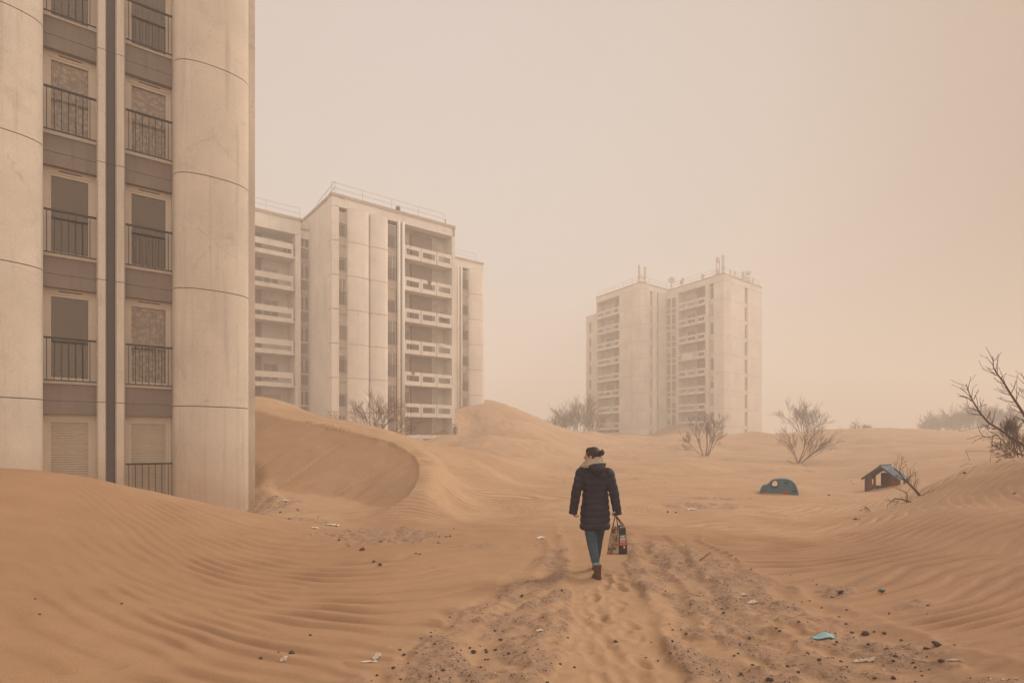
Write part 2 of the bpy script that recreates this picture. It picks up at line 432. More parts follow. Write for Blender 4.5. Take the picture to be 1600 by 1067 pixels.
def sstep(a, b_, x): t_ = np.clip((x - a) / (b_ - a), 0, 1); return t_ * t_ * (3 - 2 * t_)
def edgeL(y): return np.interp(y, [2, 3.87, 5.2, 7, 9.5, 12], [.10, .26, .52, .72, .84, 1.0])
def edgeR(y): return np.interp(y, [2, 3.87, 5.2, 7, 9.5, 12], [.95, 1.16, 1.28, 1.46, 1.86, 2.2])
PATCH = [(-6.3, 14.9, .9, 1.5, .9), (-2.3, 10.4, 1.5, .95, 1.0), (-4.6, 12.2, 1.0, .7, .6), (5.2, 15.0, 1.5, .8, .7), (6.0, 16.6, 1.6, .35, .6), (-.2, 9.3, 1.0, .25, .5), (4.2, 24, 2.5, .6, .45)]
SLP = np.array([(p.x, p.y) for p in brd] + [(ray(*a).x, ray(*a).y) for a in reversed(FT)])
def inside(x, y):
    c = np.zeros(x.shape, bool); n = len(SLP)
    for i in range(n):
        x1, y1 = SLP[i]; x2, y2 = SLP[(i + 1) % n]
        k = ((y1 > y) != (y2 > y)) & (x < (x2 - x1) * (y - y1) / (y2 - y1 + 1e-12) + x1)
        c ^= k
    return c
PRINTS = []
rp_ = random.Random(4)
yy = 3.6
while yy < 7.2:
    for k in range(2):
        xm = (float(edgeL(yy)) + float(edgeR(yy))) / 2
        PRINTS.append((xm + rp_.uniform(-.24, .24), yy + rp_.uniform(-.1, .1), rp_.uniform(-.25, .25), rp_.uniform(.6, 1.15)))
    yy += .17
def terrain(x, y, full=False):
    x = np.asarray(x, float); y = np.asarray(y, float)
    h = base_h(x, y)
    r = np.sqrt(x * x + y * y)
    low = samp(LOW, 40., x, y); mid = samp(MID, 24., x, y); fin = samp(FIN, 20., x, y); vf = samp(VFN, 10., x, y)
    h = h + low * .018 * sstep(3, 12, r) + low * .10 * sstep(14, 50, r) + mid * .004 * sstep(2, 8, r) + mid * .02 * sstep(12, 40, r)
    ins = inside(x, y)
    if ins.any():
        xi = x[ins]; yi = y[ins]; hi = h[ins]
        wob = samp(MID, 24., xi, yi) * .03
        d, zb = pdist(xi + wob, yi + wob, [tuple(p) for p in brd])
        df, zf = pdist(xi, yi, [tuple(ray(*a)) for a in FT])
        s_ = zb - .03 - (d + wob) * .56
        kk = .06
        f_ = np.maximum(s_, zf) + kk * np.exp(-np.abs(s_ - zf) / .12) * .5
        wf = sstep(0, .6, df)
        h[ins] = hi * (1 - wf) + np.minimum(f_, zb) * wf
    # gravel zones
    L_ = edgeL(y) + mid * .035 + fin * .012; R_ = edgeR(y) + samp(MID, 24., y, x) * .035 + fin * .012
    stk = samp(MID, 24., x * 2.2 + low, y * .45)
    fade = sstep(10.6 + mid * .5, 8.6 + mid * .5, y)
    wl = np.interp(y, [3.4, 3.87, 5.5, 8, 10], [1.5, 1.25, 1.15, .85, .5]) + low * .1 + mid * .12
    wr = np.interp(y, [3.4, 3.87, 5.5, 8, 10], [2.0, 2.0, 2.35, 1.6, .7]) + low * .1 + mid * .12
    gl_ = sstep(L_ - wl, L_ - wl + .55, x) * sstep(L_ + .03, L_ - .04, x)
    gr_ = sstep(R_ + wr, R_ + wr - .6, x) * sstep(R_ - .03, R_ + .04, x)
    g = (gl_ + gr_) * fade
    pat = np.zeros_like(x)
    for cx, cy, rx, ry, a in PATCH:
        d = np.sqrt(((x - cx) / rx) ** 2 + ((y - cy) / ry) ** 2) + mid * .12
        pat = np.maximum(pat, a * sstep(1.1, .5, d))
    g = np.maximum(g, pat)
    gstruct = np.clip(g * (.72 + .25 * mid + .25 * fin + .42 * stk) + .3 * pat * (1 + .5 * fin), 0, 1)
    # path trough, berms and ruts
    inpath = sstep(L_ - .06, L_ + .06, x) * sstep(R_ + .06, R_ - .06, x)
    tr_f = sstep(12., 9.5, y)
    wob = mid * .035 + low * .05
    h = h - .026 * inpath * tr_f
    h = h + tr_f * (.030 * np.exp(-((x + wob - L_ + .10) / .085) ** 2) + .030 * np.exp(-((x + wob - R_ - .12) / .09) ** 2))
    for off, dp, wd in ((-.42, -.022, .09), (-.62, .018, .07), (-.85, -.016, .07)):
        h = h + tr_f * fade * dp * np.exp(-((x + wob * 1.5 - L_ - off * np.interp(y, [4, 9], [1.25, .7])) / wd) ** 2)
    for off, dp, wd in ((.34, -.025, .09), (.52, .022, .07), (.86, -.022, .08), (1.05, .02, .07), (1.5, -.018, .08), (1.68, .015, .06)):
        h = h + tr_f * fade * dp * np.exp(-((x + wob * 1.5 - R_ - off * np.interp(y, [4, 9], [1.15, .8])) / wd) ** 2)
    h = h + gstruct * (fin * .009 + np.maximum(vf, 0) * .007 + mid * .008) + g * stk * .008
    # footprints
    near = (y > 3.2) & (y < 7.8) & (x > -.3) & (x < 2.2)
    if near.any():
        xn = x[near]; yn = y[near]; d = np.zeros_like(xn)
        for fx, fy, fa, fs in PRINTS:
            u = (xn - fx) * cos(fa) + (yn - fy) * sin(fa); v = -(xn - fx) * sin(fa) + (yn - fy) * cos(fa)
            q = (u / .052) ** 2 + (v / .13) ** 2
            d += fs * (-.022 * np.exp(-q ** 1.5) + .008 * np.exp(-((np.sqrt(q) - 1.45) / .3) ** 2))
        hn = h[near] + d + (inpath[near] * (fin[near] * .004)); h[near] = hn
    # ripples
    xw = x + low * .25 + mid * .03
    yw = y + low * .45 + mid * .035 + np.where(x < -1, (-x - 1) * -.10, 0) - np.where(x > 1.5, .055 * (x - 1.5) ** 2, 0)
    z1 = samp(RIP, LT, xw, yw); z2 = samp(RIP2, LT, xw * .9, yw)
    def prof(z):
        ph = np.angle(z) / (2 * pi) % 1.0
        # gentle stoss side, steeper lee
        p = np.where(ph < .22, ph / .22, (1 - ph) / .78)
        p = .45 * p + .55 * p * p * (3 - 2 * p)
        return (p - .5) * np.clip(np.abs(z), .45, 1.1)
    bl = sstep(-2.4, -3.4, x) * sstep(4.9, 4.1, y) * .9
    bl = np.maximum(bl, sstep(3.2, 5.0, x) * sstep(5.5, 4.5, y) * .6)
    rip = prof(z1) * (1 - bl) * .044 + prof(z2) * bl * .054
    amp = (1 - np.clip(g * 1.4, 0, 1)) * (1 - inpath * tr_f) * np.where(ins, 0, 1)
    amp = amp * sstep(40, 14, r) * (1 - .75 * sstep(9.5, 13, y) * sstep(2, -1, x) * sstep(-8, -3, x) * 0)
    # wind-smoothed crests of the foreground dunes
    cy_ = np.interp(x, [-12, -6.67, -6.2, -5.9, -5.2, -4, -3], [7, 7.5, 9, 10, 11, 11, 10.6])
    amp = amp * (1 - .8 * sstep(1.9, .5, np.abs(y - cy_)) * sstep(-2.5, -4, x))
    amp = amp * np.clip(.75 + .3 * low, .2, 1.1)
    h = h + rip * amp
    # little avalanche tongues on the slip face
    tong = samp(MID, 24., x * .8 - y * .55, (x * .55 + y * .8) * .22)
    h = h + np.where(ins, tong * .010 - .004, 0)
    if not full: return h
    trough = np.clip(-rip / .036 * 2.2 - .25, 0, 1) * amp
    g2 = np.clip(gstruct - .25 * np.maximum(mid, 0) * sstep(.2, .7, g) , 0, 1)
    ctr = .55 * np.exp(-((x - .8) / 2.6) ** 2)
    pale = np.clip(np.maximum(sstep(8.0, 14, y + low * .8 + mid * .3), ctr) * (1 - .35 * ins) * (.85 + .15 * low), 0, 1)  # painted vignette and haze lift: paler centre and distance, darker slip face
    return h, g2, trough, pale
def tz(x, y): return float(terrain(np.array([x]), np.array([y]))[0])
def on_ground(px, py, y0=2.0, y1=90):
    """where the line of sight through a pixel of the photo meets the ground"""
    Ys = y0 * (y1 / y0) ** np.linspace(0, 1, 700)
    X = (px - 800) / FOC * Ys; Z = CAMZ + (HOR - py) / FOC * Ys
    k = np.nonzero(terrain(X, Ys) > Z)[0]
    i = k[0] if len(k) else len(Ys) - 1
    return Vector((X[i], Ys[i], tz(X[i], Ys[i])))

def axis(segs):
    o = [segs[0][0]]
    for a, b_, n in segs: o += list(np.linspace(a, b_, n + 1)[1:])
    return np.array(o)
gx = axis([(-300,-60,24),(-60,-20,60),(-20,-9,110),(-9,-4,200),(-4,5,400),(5,9,150),(9,16,130),(16,60,130),(60,300,24)])
gy = axis([(-60,-6,12),(-6,2.4,20),(2.4,8,400),(8,13,210),(13,20,150),(20,32,110),(32,70,120),(70,130,60),(130,320,24)])
GX, GY = np.meshgrid(gx, gy)
H_, G_, T_, P_ = terrain(GX, GY, True)
nx, ny = len(gx), len(gy)
me = bpy.data.meshes.new('dune_ground')
V = np.stack([GX.ravel(), GY.ravel(), H_.ravel()], 1).astype(np.float32)
ii = (np.arange(ny - 1)[:, None] * nx + np.arange(nx - 1)[None, :]).ravel()
F = np.stack([ii, ii + 1, ii + 1 + nx, ii + nx], 1).astype(np.int32)
me.vertices.add(len(V)); me.vertices.foreach_set('co', V.ravel())
me.loops.add(F.size); me.loops.foreach_set('vertex_index', F.ravel())
me.polygons.add(len(F)); me.polygons.foreach_set('loop_start', np.arange(0, F.size, 4, dtype=np.int32))
me.polygons.foreach_set('use_smooth', np.ones(len(F), bool))
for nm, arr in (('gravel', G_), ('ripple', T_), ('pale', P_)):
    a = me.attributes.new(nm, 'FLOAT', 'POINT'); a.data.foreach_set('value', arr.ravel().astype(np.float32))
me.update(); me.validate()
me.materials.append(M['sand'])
ground = bpy.data.objects.new('ground', me); COL.objects.link(ground)
tag(ground, 'rippled orange sand dunes burying the whole housing estate', 'ground', kind='structure')
# ------------------------------------------------------------------ facades
class Fr:
    """vertical facade plane: origin P0, unit direction u along it, outward normal n"""
    def __init__(s, P0, P1, flip=False):
        s.p = Vector((P0[0], P0[1])); s.u = (Vector((P1[0], P1[1])) - s.p).normalized()
        s.n = Vector((s.u.y, -s.u.x))
        if s.n.dot(-s.p) < 0: s.n = -s.n
        if flip: s.n = -s.n
        s.L = (Vector((P1[0], P1[1])) - s.p).length
    def pt(s, a, d, z): q = s.p + s.u * a + s.n * d; return (q.x, q.y, z)
    def s(s, px, d=0):
        """distance along the plane of what the photo shows at that column"""
        k = (px - 800) / FOC; q = s.p + s.n * d
        return (k * q.y - q.x) / (s.u.x - k * s.u.y)
    def z(s, px, py, d=0):
        a = s.s(px, d); q = s.pt(a, d, 0); return CAMZ + (HOR - py) / FOC * q[1]
    def box(s, mb, a0, a1, d0, d1, z0, z1, mi=0):
        P = [s.pt(a0, d0, z0), s.pt(a1, d0, z0), s.pt(a1, d1, z0), s.pt(a0, d1, z0),
             s.pt(a0, d0, z1), s.pt(a1, d0, z1), s.pt(a1, d1, z1), s.pt(a0, d1, z1)]
        if (s.u.x * s.n.y - s.u.y * s.n.x) < 0: P = [P[1], P[0], P[3], P[2], P[5], P[4], P[7], P[6]]
        mb.hexa(P, mi)
    def prof(s, mb, pts, z0, z1, mi=0):
        """vertical extrusion of a plan outline given as (a, d)"""
        n = len(pts); vs = [s.pt(a, d, z0) for a, d in pts] + [s.pt(a, d, z1) for a, d in pts]
        fs = [(i, (i + 1) % n, (i + 1) % n + n, i + n) for i in range(n)] + [tuple(range(n - 1, -1, -1)), tuple(range(n, 2 * n))]
        mb.add(vs, fs, mi)
def bulge(a0, a1, D, back=-.25, p=2.6, n=22, skew=0):
    o = [(a1, back), (a0, back)]
    for i in range(n + 1):
        t_ = .5 - .5 * cos(pi * i / n)
        o.append((a0 + (a1 - a0) * t_, D * max(0, 1 - abs(2 * t_ - 1) ** p) ** (1 / p)))
    return o
rb = random.Random(11)

def frame_bm(fr, mb, a0, a1, z0, z1, d, w_=.06, dep=.06, mull=()):
    fr.box(mb, a0, a0 + w_, d - dep, d, z0, z1); fr.box(mb, a1 - w_, a1, d - dep, d, z0, z1)
    fr.box(mb, a0 + w_, a1 - w_, d - dep, d - .002, z0, z0 + w_); fr.box(mb, a0 + w_, a1 - w_, d - dep, d - .002, z1 - w_, z1)
    for k in mull: fr.box(mb, k - w_ * .4, k + w_ * .4, d - dep, d - .004, z0 + w_, z1 - w_)
def window(fr, root, a0, a1, z0, z1, d, fm, gm, w_=.06, mull=(), rail=None, railm=None, shut=0, shm=None, bars=7, curtain=None, label=None):
    mb = MB(); frame_bm(fr, mb, a0, a1, z0, z1, d, w_, mull=mull)
    f = mb.build('window', fm, root, label=label)
    if shut < 1:
        mb = MB(); fr.box(mb, a0 + w_, a1 - w_, d - .045, d - .03, z0 + w_, z1 - w_); mb.build('pane', gm, f)
    if shut > 0:
        zz = z1 - w_ - (z1 - z0 - 2 * w_) * shut
        mb = MB(); n = max(4, int((z1 - w_ - zz) / .055)); hh = (z1 - w_ - zz) / n
        for k in range(n):
            a = [fr.pt(a0 + w_, d - .028, zz + k * hh), fr.pt(a1 - w_, d - .028, zz + k * hh), fr.pt(a1 - w_, d - .012, zz + (k + .5) * hh), fr.pt(a0 + w_, d - .012, zz + (k + .5) * hh),
                 fr.pt(a0 + w_, d - .028, zz + (k + 1) * hh), fr.pt(a1 - w_, d - .028, zz + (k + 1) * hh)]
            mb.add(a, [(0, 1, 2, 3), (3, 2, 5, 4)])
        mb.build('shutter', shm, f)
    if curtain:
        mb = MB(); n = 36; vs = []
        for i in range(n + 1):
            a = a0 + w_ + (a1 - a0 - 2 * w_) * i / n; dd = d - .085 + .02 * sin(i * 1.35) + .008 * sin(i * .6)
            vs += [fr.pt(a, dd, z0 + .03), fr.pt(a, dd, z1 - .03)]
        mb.add(vs, [(2 * i, 2 * i + 2, 2 * i + 3, 2 * i + 1) for i in range(n)])
        mb.build('curtain', curtain, f, smooth=True)
    return f
def railing(fr, root, a0, a1, z0, z1, d, m, bars=7, b0=None, b1=None, t_=.012, top=.03):
    mb = MB()
    fr.box(mb, a0, a1, d - top * .7, d + top * .7, z1 - top * 1.2, z1)
    fr.box(mb, a0, a1, d - t_, d + t_, z0, z0 + t_ * 2)
    b0 = a0 + .06 if b0 is None else b0; b1 = a1 - .06 if b1 is None else b1
    for k in range(bars):
        a = b0 + (b1 - b0) * k / (bars - 1)
        fr.box(mb, a - t_ * .6, a + t_ * .6, d - t_ * .6, d + t_ * .6, z0 + t_ * 2, z1 - top * 1.2)
    mb.build('railing', m, root)

# ================================================================== near building
NP = Vector((-10.27, 13.4)); NU = Vector((1.278, 1)).normalized()
fn = Fr((NP.x, NP.y), (NP.x + NU.x, NP.y + NU.y))
near_b = empty('apartment_building', (NP.x, NP.y, 0), 0,
    'pale concrete apartment block with rounded wall panels, half buried, closest on the left', 'building')
SZ0, SP = 2.62, 2.93
LN = [SZ0 - SP, 2.62, 5.55, 8.36, 11.06, 13.8]      # storey joints at the window columns
seamz = [SZ0 + SP * k for k in range(-1, 5)]
Z0, Z1 = -1.6, SZ0 + SP * 4 + .7
aL = fn.s(67); aA0, aA1 = fn.s(67), fn.s(151.5); aP0, aP1 = fn.s(151.5), fn.s(166); aQ0, aQ1 = fn.s(180.5), fn.s(195.5)
aB0, aB1 = fn.s(195.5), fn.s(270); aR0 = fn.s(270.5); aR1 = fn.s(389, .12); aE = fn.s(398.5, -.28)
mb = MB()
fn.box(mb, -9, aA0 - .02, -9, -.42, Z0, Z1); fn.box(mb, aA0 - .02, aQ1, -9, -.75, Z0, Z1); fn.box(mb, aQ1, aB1 + .02, -9, -.75, Z0, Z1)
fn.box(mb, aB1 + .02, aR1, -9, -.42, Z0, Z1); fn.box(mb, aR1, aE, -9, -.28, Z0, Z1)
mb.build('wall', M['conc'], near_b)
mb = MB(); fn.box(mb, -9.1, aE + .05, -9.1, -.2, Z1, Z1 + .3); mb.build('roof', M['conc'], near_b)
def panel_stack(fr, root, outline, zl, m, gap=.012, seam=None, inset=.02):
    for k in range(len(zl) - 1):
        mb = MB(); fr.prof(mb, outline, zl[k] + gap, zl[k + 1] - gap); mb.build('wall_panel', m, root, smooth=False)
zl = [Z0] + LN[1:5] + [Z1]; zlR = [Z0, 2.58, 5.56, 8.47, 11.32, Z1]
def shade_flat_by_angle(o, ang=35):
    me = o.data; me.polygons.foreach_set('use_smooth', [True] * len(me.polygons))
    try: me.set_sharp_from_angle(angle=R(ang))
    except Exception: pass
for (a0, a1, D, pw, zl_) in ((-2.2 + aL - 1.2, aL, .55, 2.4, zl), (aR0, aR1, .50, 2.4, zlR)):
    ol = bulge(a0, a1, D, -.42, pw, 40)
    for k in range(len(zl_) - 1):
        mb = MB(); fn.prof(mb, ol, zl_[k] + .011, zl_[k + 1] - .011)
        shade_flat_by_angle(mb.build('wall_panel', M['conc'], near_b))
    mb = MB(); c = [(a0 * .5 + a1 * .5 + (a - a0 * .5 - a1 * .5) * .997, d - .02 if d > 0 else d) for a, d in ol]
    fn.prof(mb, c, Z0, Z1 - .02); mb.build('joint', M['seam'], near_b)
# pilasters and the dark downpipe between the window columns
for (a0, a1) in ((aP0, aP1), (aQ0, aQ1)):
    for k in range(len(zl) - 1):
        mb = MB(); r_ = .03
        fn.prof(mb, [(a0, -.76), (a0, -r_), (a0 + r_, 0), (a1 - r_, 0), (a1, -r_), (a1, -.76)][::-1], zl[k] + .009, zl[k + 1] - .009)
        mb.build('pilaster', M['conc'], near_b)
    mb = MB(); fn.box(mb, a0 + .012, a1 - .012, -.7, -.012, Z0, Z1 - .03); mb.build('joint', M['seam'], near_b)
mb = MB(); am = (aP1 + aQ0) / 2
for k in range(len(zl) - 1):
    fn.box(mb, aP1 + .015, aQ0 - .015, -.14, -.03, zl[k] + .004, zl[k + 1] - .004)
fn.box(mb, aP1 + .035, aQ0 - .035, -.12, -.045, Z0, Z1)
mb.build('downpipe', M['pipe'], near_b)
mb = MB(); fn.box(mb, aP1, aQ0, -.75, -.16, Z0, Z1); mb.build('recess', M['grey'], near_b)
# window columns
def ncol(a0, a1, kinds, g0, g1):
    for k, kind in enumerate(kinds):
        sz = LN[k]
        if k > 0:
            for (q0, q1) in ((-.30, -.006), (.006, .40)):
                mb = MB(); fn.box(mb, a0, a1, -.75, -.13, sz + q0, sz + q1)
                mb.build('spandrel', M['grey'], near_b)
            mb = MB(); fn.box(mb, a0 + .01, a1 - .01, -.7, -.15, sz - .01, sz + .01); mb.build('joint', M['seam'], near_b)
            mb = MB(); fn.box(mb, a0, a1, -.50, -.09, sz + .40, sz + .435); mb.build('sill', M['frame'], near_b)
        zb, zt = sz + .435, LN[k + 1] - .30
        # casing
        mb = MB(); fn.box(mb, a0, g0 - .03, -.5, -.27, zb, zt); fn.box(mb, g1 + .03, a1, -.5, -.27, zb, zt)
        fn.box(mb, g0 - .03, g1 + .03, -.5, -.272, zt - .13, zt)
        mb.build('casing', M['frame'], near_b)
        if kind != 'S' and kind != 'H':
            mb = MB(); fn.box(mb, g0 + (g1 - g0) * .22, g0 + (g1 - g0) * .8, -.275, -.262, zt - .075, zt - .055); mb.build('air_vent', M['rail'], near_b)
        lab = {'C': 'window with a lace curtain', 'S': 'window with its roller shutter fully down', 'H': 'window with its roller shutter lowered'}.get(kind)
        sh = {'S': 1, 'H': 1}.get(kind, 0)
        f = window(fn, near_b, g0 - .03, g1 + .03, zb, zt - .13, -.29, M['frame'], M['glass'], w_=.055,
                   shut=sh, shm=M['shutter'], curtain=M['curtain'] if kind in 'Cc' else None, label=lab)
        if kind not in 'SH':
            mb = MB(); fn.box(mb, g0, g1, -.332, -.3, zb + .055, zb + .13); mb.build('bottom_rail', M['frame'], f)
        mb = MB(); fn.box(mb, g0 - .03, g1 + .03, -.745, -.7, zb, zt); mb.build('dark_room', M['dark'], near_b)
        if kind != 'S':
            railing(fn, near_b, a0 + .01, a1 - .01, zb + .02, sz + 1.46, -.03, M['rail'], 7, g0 - .05, g1 + .0, t_=.013, top=.034)
ncol(aA0, aA1, 'SddCd', fn.s(77.5, -.29), fn.s(140, -.29))
ncol(aB0, aB1, 'HCdCd', fn.s(203.5, -.29), fn.s(260.5, -.29))

# ================================================================== second tower
def rail_run(fr, root, a0, a1, z, d=0, h=1.0, step=2.6, m=None, t_=.016):
    mb = MB(); n = max(1, round((a1 - a0) / step))
    for k in range(n + 1):
        a = a0 + (a1 - a0) * k / n; fr.box(mb, a - t_, a + t_, d - t_, d + t_, z, z + h)
    for q in (1.0, .55): fr.box(mb, a0, a1, d - t_ * .8, d + t_ * .8, z + h * q - t_, z + h * q + t_ * .6)
    mb.build('roof_railing', m or M['metal_far'], root)
mid_b = empty('apartment_building', (-11, 52, 0), 0,
    'tower block with stepped facade and white balconies rising behind the big dune ridge', 'building')
FZ = 2.8
MC = (-14.65, 46.8); f2 = Fr(MC, (MC[0] + 1.27, MC[1] + 1)); RZ = 22.0; TL = 21.1
e2 = f2.s(710.8); w_end = f2.pt(e2, 0, 0)
SC = (-17.63, 51.2)                                # where the side face meets the left wing
fs_ = Fr(SC, MC); fl = Fr((SC[0] - 12.7, SC[1] - 10), SC)
lv = [TL - FZ * k for k in range(0, 8)]            # 21.1 ... 1.5
zs2 = [-1.0] + lv[::-1] + [RZ]
def levels_panel(fr, root, outline, zs_, m, gap=.03, seam=True):
    for k in range(len(zs_) - 1):
        if zs_[k + 1] - zs_[k] < .3: continue
        mb = MB(); fr.prof(mb, outline, zs_[k] + gap, zs_[k + 1] - gap)
        shade_flat_by_angle(mb.build('wall_panel', m, root), 40)
def jointcore(fr, root, a0, a1, d0, d1, z0, z1):
    mb = MB(); fr.box(mb, a0, a1, d0, d1, z0, z1); mb.build('joint', M['band_far'], root)
# bodies
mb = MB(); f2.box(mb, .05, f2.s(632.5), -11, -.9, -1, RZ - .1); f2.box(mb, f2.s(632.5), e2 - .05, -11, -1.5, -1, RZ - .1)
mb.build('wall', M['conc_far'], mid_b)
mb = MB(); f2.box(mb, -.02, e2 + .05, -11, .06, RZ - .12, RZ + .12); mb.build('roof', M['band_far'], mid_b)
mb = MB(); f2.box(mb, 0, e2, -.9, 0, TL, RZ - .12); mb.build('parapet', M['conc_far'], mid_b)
a1_, a2_, a3_ = f2.s(526), f2.s(542), f2.s(576)
a4_, a5_ = f2.s(605), f2.s(620)
zsf = [-1.0] + lv[::-1]
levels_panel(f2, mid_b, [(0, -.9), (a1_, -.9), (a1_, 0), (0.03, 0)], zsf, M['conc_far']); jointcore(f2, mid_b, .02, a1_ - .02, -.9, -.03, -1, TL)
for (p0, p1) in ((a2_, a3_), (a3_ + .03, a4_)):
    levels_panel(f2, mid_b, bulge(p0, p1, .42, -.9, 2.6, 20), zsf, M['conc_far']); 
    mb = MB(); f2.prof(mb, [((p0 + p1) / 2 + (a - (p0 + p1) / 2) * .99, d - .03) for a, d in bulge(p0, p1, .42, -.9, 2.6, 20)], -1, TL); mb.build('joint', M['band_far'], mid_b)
def wcol(fr, root, a0, a1, lv_, kinds, d=-.17, m_band=None, rails=True, wm=None):
    for k, kind in enumerate(kinds):
        if k + 1 >= len(lv_): break
        L0 = lv_[k + 1]; zb, zt = L0 + .40, L0 + 2.5
        mb = MB(); fr.box(mb, a0, a1, d - .5, d + .10, L0 - .3, L0 + .4); mb.build('spandrel', m_band or M['band_far'], root)
        mb = MB(); fr.box(mb, a0, a1, d - .5, d + .14, L0 + .38, L0 + .44); mb.build('sill', M['conc_far'], root)
        sh = {'S': 1., 'H': .55, 'q': .3}.get(kind, 0)
        window(fr, root, a0 + .03, a1 - .03, zb + .04, zt, d, M['white'], M['winfar'], w_=.07, shut=sh, shm=M['shutfar'], mull=((a0 + a1) / 2 + .12 * (a1 - a0),) if kind == 'm' else ())
        if rails: railing(fr, root, a0 + .02, a1 - .02, zb + .02, zb + 1.08, d + .15, M['pipe_far'], 8, t_=.02, top=.035)
    mb = MB(); fr.box(mb, a0, a1, d - .5, d - .1, -1, lv_[len(kinds)] - .3); mb.build('spandrel', m_band or M['band_far'], root)
wcol(f2, mid_b, a1_, a2_, lv, 'HHmSqHm')
wcol(f2, mid_b, a4_, a5_, lv, 'dmHmmmd')
# twin round pipes
for p0, p1 in ((620.6, 625.3), (627.2, 632)):
    c_ = (f2.s(p0) + f2.s(p1)) / 2; r_ = (f2.s(p1) - f2.s(p0)) / 2
    mb = MB(); mb.tube([f2.pt(c_, .02, -1), f2.pt(c_, .02, TL + .1)], r_, 14); mb.build('round_duct', M['conc_far'], mid_b, smooth=True)
mb = MB(); f2.box(mb, a5_, f2.s(632.3), -.9, -.12, -1, TL); mb.build('recess', M['pipe_far'], mid_b)
# balconies
b0, b1 = f2.s(632.3), f2.s(706.3)
mb = MB(); f2.box(mb, b1, e2, -11, .0, -1, RZ - .13); mb.build('pier', M['conc_far'], mid_b)
def balcony3(fr, root, a0, a1, z, dep=-1.5, nseg=3, d0=0.0, ph=1.0, slots=None, open_slot=False, mw=None):
    """slab with precast front pieces, each with a long opening"""
    mb = MB(); fr.box(mb, a0, a1, dep, d0 - .1, z - .18, z); 
    o = mb.build('balcony', M['conc_far'], root)
    segs = slots or [(i / nseg, (i + 1) / nseg, .10, .90) for i in range(nseg)]
    W = a1 - a0
    for (s0, s1, h0, h1) in segs:
        p0, p1 = a0 + W * s0 + .03, a0 + W * s1 - .03; w_ = p1 - p0
        q0, q1 = p0 + w_ * h0, p0 + w_ * h1; zb, zt = z - .2, z + ph
        if h1 <= h0:
            mb = MB(); fr.box(mb, p0, p1, d0 - .1, d0, zb, zt); mb.build('front_panel', M['conc_far'], o); continue
        mb = MB()
        fr.box(mb, p0, p1, d0 - .1, d0, zb, z + .18); fr.box(mb, p0, p1, d0 - .1, d0, zt - .32, zt)
        fr.box(mb, p0, q0, d0 - .1, d0 - .002, z + .18, zt - .32); fr.box(mb, q1, p1, d0 - .1, d0 - .002, z + .18, zt - .32)
        mb.build('front_panel', M['conc_far'], o)
    return o
for k in range(1, 8):
    z = lv[k]
    o = balcony3(f2, mid_b, b0, b1, z)
    if k < 8:
        W = b1 - b0; zt = z + 2.6
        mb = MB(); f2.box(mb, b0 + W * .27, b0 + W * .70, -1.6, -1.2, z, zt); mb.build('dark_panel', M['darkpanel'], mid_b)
        kind = ['-', 'q', 'S', 'm', 'S', 'm', 'S'][k - 1]
        if kind != '-':
            window(f2, mid_b, b0 + .15, b0 + W * .255, z + .1, z + 2.15, -1.42, M['white'], M['winfar'], w_=.07, shut={'S': 1, 'q': .25}.get(kind, 0), shm=M['shutfar'], mull=(b0 + W * .13,))
        window(f2, mid_b, b0 + W * .73, b0 + W * .86, z + .05, z + 2.15, -1.42, M['white'], M['shutfar'], w_=.08)
# side face
levels_panel(fs_, mid_b, [(0, -.6), (fs_.L, -.6), (fs_.L - .02, 0), (0, 0)], zsf + [RZ - .13], M['conc_far'])
jointcore(fs_, mid_b, .02, fs_.L - .1, -.6, -.035, -1, RZ - .2)
mb = MB(); fs_.box(mb, -.5, fs_.L + .03, -1.0, .06, RZ - .12, RZ + .12); mb.build('roof', M['band_far'], mid_b)
# left wing
Ll = fl.L; RL = 21.3; lw = [18.0 + 2.8 - FZ * k for k in range(0, 8)]
def sl_(px): return fl.s(px)
c0, c1, c2, c3 = sl_(385) - 4, sl_(457.5), sl_(461.5), sl_(470)
mb = MB(); fl.box(mb, c0 - .2, Ll + .5, -11, -2.0, -1, RL - .1); fl.box(mb, c3, Ll, -2.0, -.5, -1, RL - .1); mb.build('wall', M['conc_far'], mid_b)
mb = MB(); fl.box(mb, c0 - .3, c3 + .1, -11, .06, RL - .12, RL + .12); fl.box(mb, c3 + .1, Ll + .3, -11, -.2, RL - .8, RL - .6); mb.build('roof', M['band_far'], mid_b)
mb = MB(); fl.box(mb, c0, c3, -2.0, .0, RL - 1.35, RL - .12); fl.box(mb, c3, Ll, -.5, -.25, RL - 1.5, RL - .8); mb.build('parapet', M['conc_far'], mid_b)
mb = MB(); fl.box(mb, c2, c3, -2.0, .0, -1, RL - 1.37); mb.build('pier', M['conc_far'], mid_b)
mb = MB(); mb.tube([fl.pt(c3 - .1, .03, -1), fl.pt(c3 - .1, .03, RL - 1.2)], .1, 8); mb.build('round_duct', M['conc_far'], mid_b, smooth=True)
